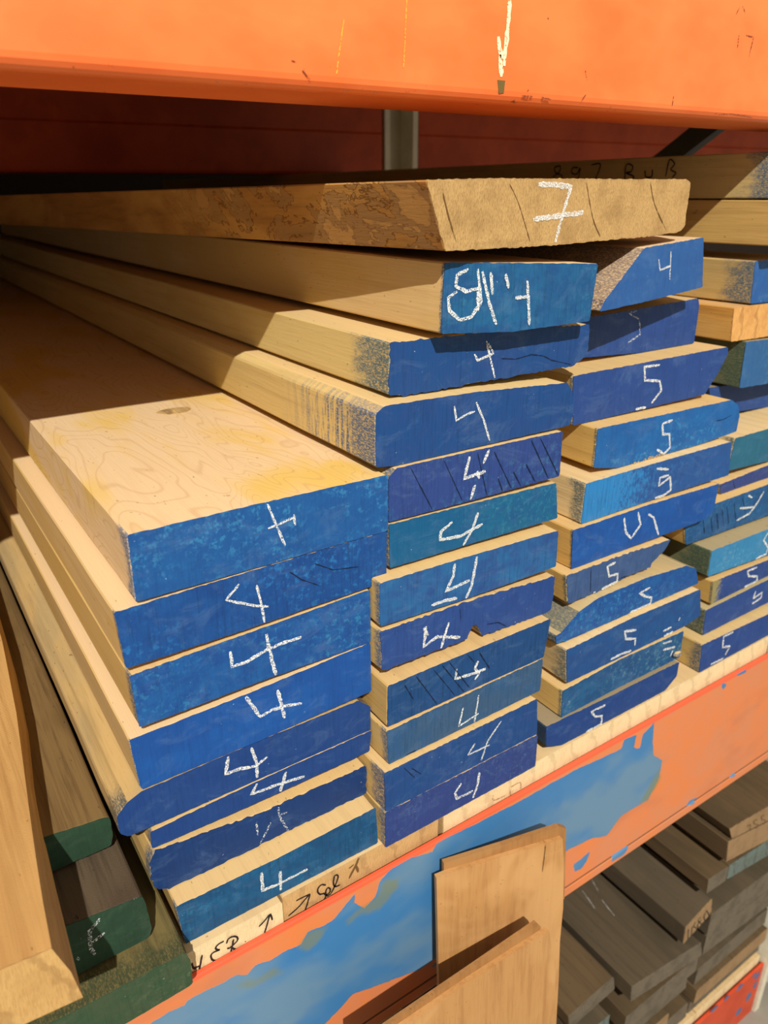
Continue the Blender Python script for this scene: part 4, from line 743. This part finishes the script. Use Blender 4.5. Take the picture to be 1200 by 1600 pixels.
# rear beams, post and brace
RY = 1.49
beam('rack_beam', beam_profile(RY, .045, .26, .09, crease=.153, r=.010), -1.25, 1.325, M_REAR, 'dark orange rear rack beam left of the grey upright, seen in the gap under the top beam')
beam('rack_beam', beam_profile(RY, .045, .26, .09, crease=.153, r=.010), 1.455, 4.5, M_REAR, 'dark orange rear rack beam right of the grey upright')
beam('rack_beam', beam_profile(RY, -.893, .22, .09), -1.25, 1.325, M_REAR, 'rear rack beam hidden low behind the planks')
def post(name, x0, x1, y0, y1, z0, z1, mat, label):
    t = .004; lip = .018
    P = [(x0, y0), (x0+lip, y0), (x0+lip, y0+t), (x0+t*2, y0+t*2), (x0+t*2, y1), (x1-t*2, y1), (x1-t*2, y0+t*2), (x1-lip, y0+t), (x1-lip, y0), (x1, y0), (x1, y1+t), (x0, y1+t)]
    o = Vector((x0, y0, z0)); n = len(P)
    v = [Vector((x, y, z))-o for z in (z0, z1) for x, y in P]
    f = [(i, (i+1) % n, n+(i+1) % n, n+i) for i in range(n)]
    for b in (0, n):
        for tt in tessellate_polygon([[v[b+i] for i in range(n)]]): f.append(tuple(b+i for i in tt))
    ob = link_mesh(name, v, f, mat, None, o); tag(ob, label, 'upright'); return ob
post('rack_upright', 1.335, 1.452, RY, RY+.08, -1.75, 2.2, M_GALV, 'grey galvanised channel upright at the back, between the two dark orange beams')
fp = post('rack_upright', 1.338, 1.44, YB-.006, .07, -1.75, 2.2, M_CREAM, 'cream-painted front upright at the far right edge beside the red beam')
a, b = Vector((1.385, .565, .050)), Vector((1.385, .30, .215)); d = (b-a).normalized(); s = d.cross(Vector((1, 0, 0))).normalized()*.019
br = []
for q in (a-d*.35, b+d*.03):
    br += [q+s+Vector((-.012, 0, 0)), q-s+Vector((-.012, 0, 0)), q-s+Vector((.012, 0, 0)), q+s+Vector((.012, 0, 0))]
oo = br[0].copy()
ob = link_mesh('rack_brace', [q-oo for q in br], [(0, 1, 2, 3), (4, 7, 6, 5), (0, 4, 5, 1), (1, 5, 6, 2), (2, 6, 7, 3), (3, 7, 4, 0)], M_BRACE, None, oo)
tag(ob, 'dark grey diagonal brace under the orange beam at upper right', 'brace')

# ------------------------------------------------------------------ decks
def deck(x0, x1, yf, zt, th, end, label, marks=None, mmat=None, w=.0016, ylen=1.56):
    P = [Vector(p) for p in ((x0, yf, zt), (x1, yf, zt), (x1, yf, zt-th), (x0, yf, zt-th))]
    P = chamfer(P, .0012)
    o = prism('deck_plank', P, Yax, ylen, SIDE['deck'], rings=[0, .001, .3, ylen])
    tag(o, label, 'plank', 'deck planks under the stacks')
    e = prism('sawn_end', [p-o.location-Vector((0, .0004, 0)) for p in P], Yax, .0008, END[end], o, loc=(0, 0, 0))
    if marks:
        for (mk, mm, ww, nm) in marks:
            ribbon(nm, mk, Vector((0, 1, 0)), ww, mm, o, .0006, o.location, .10, curve=True)
    return o
deck(-.30, .107, .001, -.6405, .0445, 'rawdeck', 'pale deck plank under the dusty green-ended planks', ylen=1.5)
deck(.109, .2070, -.0020, -.6405, .0445, 'rawdeck', 'pale deck plank with ER and an upward arrow in black marker', [(DECK_ONE_MARKS, M_BLACK, .0019, 'marker_writing')])
deck(.2095, .4030, .0020, -.6405, .0445, 'rawdeck2', 'browner knotty deck plank with Sel and an arrow in black marker', [(DECK_TWO_MARKS, M_BLACK, .0019, 'marker_writing'), (DECK_TWO_KNOT, M_KERF2, .003, 'knot')])
deck(.4100, .7880, .0010, -.6405, .0445, 'rawdeck', 'long pale deck plank right of the dark gap, faint brown pencil mark', [(DECK_THREE_MARKS, M_BROWN, .0016, 'pencil_mark')])
deck(.7890, 1.0500, .0010, -.6405, .0445, 'rawdeck', 'pale deck plank below the two right-hand stacks')
deck(1.0530, 1.330, .0010, -.6405, .0445, 'rawdeck2', 'tan deck plank at the right edge of the frame')
for i, (x0, x1) in enumerate(((.30, .62), (.622, .90), (.902, 1.10), (1.102, 1.33))):
    deck(x0, x1, .001, -1.572, .0405, 'rawdeck', ['pale lower deck plank behind the leaning panels', 'pale lower deck plank under the dark left-hand boards', 'pale lower deck plank beside the thick dark pile', 'pale lower deck plank above the red beam'][i])
o = box('upper_deck_blocker', -1.25, 4.5, .18, 3.3, .30, .33, SIDE['deck']); tag(o, 'decking added above the orange beam to keep light out, unseen', 'decking')  # unseen sheet, stretched back and sideways to block light from above

# ------------------------------------------------------------------ planks
def plank(outline, end, side, label, group, marks=(), nrm=(0, 1), axis=None, length=None, chalk_w=.0034, cmat=None, cracks=None, cat='plank', name='plank', endname='painted_end', jit=.0003, yfix=None):
    nv = Vector((nrm[0], nrm[1], 0)); P0 = [Vector(p) for p in outline]
    P = chamfer(P0, .0014)
    ax = axis or Vector((random.uniform(-.003, .003), 1, 0)).normalized()
    L = length or random.uniform(2.25, 2.45); rings = [r for r in RINGS if r < L-.1]+[L]
    o = prism(name, P, ax, L, SIDE[side], rings=rings, wob=.0006)
    tag(o, label, cat, group)
    E = resample(P, .004); c = sum(E, Vector())/len(E); E2 = []
    for p in E:
        r = Vector((random.uniform(-1, 1), 0, random.uniform(-1, 1)))*jit
        E2.append(p+r-nv*.0005-o.location)
    en = prism(endname, E2, nv, .0009, END[end], o, loc=(0, 0, 0))
    if True:
        cm = cmat or M_CHALK
        def zr(x):
            zs = []
            for a, b in zip(P0, P0[1:]+P0[:1]):
                if (a.x-x)*(b.x-x) <= 0 and a.x != b.x: zs.append(a.z+(b.z-a.z)*(x-a.x)/(b.x-a.x))
            return (min(zs)+.0015, max(zs)-.0015) if len(zs) > 1 else (-9, 9)
        fit = lambda L: [[(p[0], p[1], max(zr(p[0])[0], min(zr(p[0])[1], p[2]))) for p in q] for q in L]
        marks = fit(marks); cracks = fit(cracks) if cracks else None
    if marks:
        ribbon('chalk_number', marks, nv, chalk_w, cm, o, .0009, o.location)
    if cracks:
        k = ribbon('saw_kerf', cracks, nv, .0010, M_KERF, o, .0006, o.location, .5, taper=.3); k['kind'] = 'stuff'
    return o
GROUP = {'c0': 'green-ended planks behind the raw slab', 'c1': 'planks of the left stack', 'c2': 'planks of the second stack', 'c3': 'planks of the third stack', 'c4': 'planks of the rightmost stack'}
WORN_CHALK = {('c1', 0): 0, ('c1', 1): 1, ('c1', 6): 0, ('c1', 7): 0, ('c3', 9): 1, ('c3', 2): 0, ('c0', 1): 1}
M_KNOT = raw_end('knot_wood', srgb(222, 186, 120), srgb(120, 84, 44), contrast=.7)
TOPB = {}
for key, L in STACKS.items():
    for i, e in enumerate(L):
        thin = (key, i) in (('c1', 1), ('c1', 7), ('c1', 6), ('c3', 10), ('c3', 9), ('c2', 9), ('c2', 1), ('c2', 8), ('c2', 2))
        rag = (key, i) in (('c2', 9), ('c1', 1), ('c2', 4), ('c3', 4))
        o = plank(e['outline'], e['end'], e['side'], e['label'], GROUP[key], e['marks'], e['normal'],
              axis=Vector((0, 1, 0)) if (key, i) in (('c2', 10), ('c3', 10)) else None,
              chalk_w=.0022 if thin else .0033, cmat=M_CHALK2 if WORN_CHALK.get((key, i)) else None, cracks=CRACKS.get((key, i)), jit=.0010 if rag else .0003)
        TOPB[(key, i)] = o

# raw live-edge board marked 7, pitched slightly down towards the back
sev = plank(SEVEN_OUTLINE[0], 'raw7', 'bark', 'rough unpainted live-edge board marked 7 in chalk, lying on top across the stacks', None, SEVEN_MARKS, SEVEN_NORMAL[:2], Vector((SEVEN_AXIS[0], SEVEN_AXIS[1], -.008)), 1.5, .0046, cat='board', name='live_edge_board', endname='sawn_end', jit=.0006)
k = ribbon('growth_line', SEVEN_CRACKS, Vector(SEVEN_NORMAL), .0009, M_KERF2, sev, .0008, sev.location, .7, taper=.2, curve=True); k['kind'] = 'stuff'

# two tall planks at the upper right whose ends lie beyond the frame
def tall(y0, z0, z1, label, marks=None, side='pale2c', end='royal', x1=1.20):
    P = [(1.0, y0, z1), (x1, y0, z1), (x1, y0, z0), (1.0, y0, z0)]
    o = plank(P, end, side, label, 'planks of the rightmost stack')
    if marks: ribbon('marker_writing', marks, Vector((1, 0, 0)), .0020, M_BLACK, o, .0022, o.location, .12, curve=True)
    return o
tall(.095, -.0115, .0440, 'topmost plank at upper right with faint marker writing along its shaded side', SIDE_WRITING)
tall(.075, -.0690, -.0135, 'pale-sided plank directly under the plank with marker writing', None, 'ochre')

# big golden slab in the left foreground, its right edge waney
def slab():
    zt, zb = -.447, -.500
    top = [(-.30, -.075), (-.10, -.0905), (.006, -.100), (.0085, -.060), (.012, -.018), (.0165, .03), (.0225, .09), (.0305, .172), (.040, .313), (.05, .6), (.06, 1.0), (.06, 2.0), (-.30, 2.0)]
    bot = [(-.30, -.077), (-.10, -.0925), (.0165, -.102), (.0185, -.050), (.0205, .0), (.0235, .06), (.028, .12), (.038, .20), (.046, .313), (.056, .6), (.066, 1.0), (.066, 2.0), (-.30, 2.0)]
    o = Vector((top[1][0], top[1][1], zb)); n = len(top)
    v = [Vector((x, y, zt))-o for x, y in top]+[Vector(((x*.4+X*.6)+.001, (y+Y)/2, (zt+zb)/2))-o for (x, y), (X, Y) in zip(top, bot)]+[Vector((x, y, zb))-o for x, y in bot]
    f = []
    for k in (0, n):
        for i in range(n): f.append((k+i, k+(i+1) % n, k+n+(i+1) % n, k+n+i))
    for b in (0, 2*n):
        for t in tessellate_polygon([[v[b+i] for i in range(n)]]): f.append(tuple(b+i for i in t))
    ob = link_mesh('wood_slab', v, f, SIDE['slab'], None, o); tag(ob, 'big golden unpainted slab with rough edge in the left foreground', 'slab')
    q = [v[0], v[1], v[2], v[n+2], v[2*n+2], v[2*n+1], v[2*n], v[n]]
    prism('sawn_end', [p+Vector((0, -.0006, 0)) for p in q], Yax, .0008, END['rawslab'], ob, loc=(0, 0, 0))
slab()

# ------------------------------------------------------------------ lower bay, walnut boards darkened for the dim light there
def low(pts, end, side, label, length=1.45):
    return plank(pts, end, side, label, 'dark boards in the lower bay', cat='board', name='dark_board', endname='sawn_end', length=length, jit=.0008)
l1 = low([(p[0], p[1], p[2]+(.003 if i < 3 else .0025)) for i, p in enumerate(L1)], 'rawpale', 'dark', 'dark-topped board with a pale sawn end, highest in the lower bay')
low(L2, 'rawpale', 'dark', 'dark board with a pale end, second highest in the lower bay')
ribbon('pencil_writing', L1_MARKS, Vector((0, 1, 0)), .0016, M_KERF2, l1, .0012, l1.location, curve=True)
low(L4, 'rawteal', 'dark', 'dark board with a blue-grey dusted end, below the pale-ended pair')
low(L3, 'rawgrey', 'dark', 'narrow dark board with a grey end, just left of the blue-grey dusted end')
l5 = low(L5, 'rawpale', 'dark2', 'long grey-topped board with black writing on its pale end, lying on the dark pile')
ribbon('marker_writing', L5_MARKS, Vector((0, 1, 0)), .0018, M_BLACK, l5, .0012, l5.location, curve=True)
low(L6, 'rawgrey', 'dark2', 'broad grey-ended board right of the written pale end, upper of two')
low(L6b, 'rawgrey', 'dark2', 'broad grey-ended board right of the written pale end, lower of two')
l7 = low(L7, 'rawgrey', 'dark2', 'wide dark board with pale scrape marks on its top')
ribbon('scrape', [[(p[0], p[1], -1.283-(p[0]-.845)*.2) for p in q] for q in SCRAPE], Vector((0, 0, -1)), .004, M_CHALK2, l7, .0012, l7.location)
low(L8, 'rawgrey', 'dark', 'brown-topped board with grey end beside the leaning panels')
def lowbox(x0, x1, z0, z1, y, end, side, label):
    s = random.uniform(-.002, .002)
    return low([(x0, y, z1+s), (x1, y, z1-s), (x1+.002, y, z0), (x0-.002, y, z0)], end, side, label)
lowbox(.735, .812, -1.392, -1.345, .012, 'rawteal', 'dark2', 'narrow board with a teal dusted end under the brown-topped one')
lowbox(.63, .82, -1.44, -1.397, .02, 'rawgrey', 'dark', 'grey board low behind the leaning panels, above the bottom board')
lowbox(.60, .83, -1.564, -1.445, .03, 'rawgrey', 'dark', 'thick dark timber at the bottom behind the leaning panels')
lowbox(.852, 1.062, -1.418, -1.374, .004, 'rawgrey', 'dark', 'weathered board directly under the wide scraped board')
lowbox(.870, 1.050, -1.466, -1.421, .010, 'rawgrey', 'dark2', 'third weathered board down under the wide scraped board')
lowbox(.852, .985, -1.513, -1.469, -.002, 'rawpale', 'dark', 'tan-ended board low in the dark pile')
lowbox(.852, 1.068, -1.564, -1.516, .006, 'rawgrey', 'dark', 'bottom board of the dark pile on the lower deck')
lowbox(1.085, 1.33, -1.482, -1.436, .010, 'rawgrey', 'dark2', 'grey board under the two broad grey-ended ones')
lowbox(1.080, 1.33, -1.524, -1.485, .000, 'rawpale', 'dark', 'brownish board low at the right of the lower bay')
lowbox(1.080, 1.33, -1.564, -1.527, .008, 'rawgrey', 'dark', 'bottom grey board at the right of the lower bay')
lowbox(1.10, 1.20, -1.256, -1.228, .05, 'rawgrey', 'dark', 'recessed brown board between the blue-grey end and the broad grey ends')

# ------------------------------------------------------------------ thin panels leaning on the beam
def leaning(front, back, nrm, label, gap, tb, tf, zbot):
    nv = Vector(nrm); nv = nv if nv.y > 0 else -nv
    dn = Vector((0, -.05, -1)).normalized()
    def ext(P):
        out = []
        for p in P:
            p = Vector(p)
            if p.z < -.93: p = p+dn*((p.z-zbot)/(-dn.z))*1.0
            out.append(p)
        return out
    F = ext(front); o = prism('tongue_board', [p for p in F], nv, tf, SIDE['panel']); tag(o, label, 'board', 'tongue-and-groove boards leaning on the beam')
    Bk = [p+nv*tf-o.location for p in ext(back)]
    t = prism('tongue', Bk, nv, tb, SIDE['tongue'], o, loc=(0, 0, 0)); return o
p1 = leaning(PANEL_ONE_FRONT[0], PANEL_ONE_BACK[0], PANEL_ONE_NORMAL, 'thin tan board with stepped tongue edge leaning on the blue-painted beam', 0, .006, .006, -1.745)
nv1 = -Vector(PANEL_ONE_NORMAL)
ribbon('crack', P1CRACK, nv1, .0012, M_KERF2, p1, .0005, p1.location, .4, taper=.2)
leaning(PANEL_TWO_FRONT[0], PANEL_TWO_BACK[0], PANEL_TWO_NORMAL, 'thin tan board nearest the camera, overlapping the lower part of the stepped one', 0, .005, .007, -1.745)

# small loose bits
def knot_on(o, x, y, z, a, b):
    pts = [Vector((x+a*math.cos(t)*(1+.12*math.sin(3*t)), y+b*math.sin(t), z+.0004)) for t in [k*math.tau/16 for k in range(16)]]
    k = prism('knot', [p-o.location for p in pts], Vector((0, 0, -1)), .002, M_KNOT, o, loc=(0, 0, 0)); k['label'] = 'small pale knot ringed with brown'
def chip(p, s, label):
    v = []; f = []; c = Vector(p)
    for i in range(5):
        for j in range(8):
            a = math.pi*(i+.5)/5; t = math.tau*j/8; r = 1+random.uniform(-.15, .15)
            v.append(Vector((s*1.5*math.cos(a), s*.8*math.sin(a)*math.cos(t)*r, s*.7*math.sin(a)*math.sin(t)*r)))
    for i in range(4):
        for j in range(8): f.append((i*8+j, i*8+(j+1) % 8, (i+1)*8+(j+1) % 8, (i+1)*8+j))
    f.append(tuple(range(8))); f.append(tuple(range(32, 40)))
    o = link_mesh('wood_chip', v, f, SIDE['pale'], None, c, True); tag(o, label, 'chip')
knot_on(TOPB[('c1', 7)], .272, .352, -.2352, .020, .014)
chip((.812, .0015, -.5830), .0055, 'small pale chip of wood stuck beside the second lowest plank of the third stack')

tn = ribbon('torn_edge', TORN, Vector((0, 1, 0)), .0065, chalk_mat('torn_bare_wood', srgb(190, 160, 110), .40, .58, 600), TOPB[('c3', 7)], .0016, TOPB[('c3', 7)].location, .5, taper=.2)
tn['label'] = 'bare tan wood where the lower edge is torn'
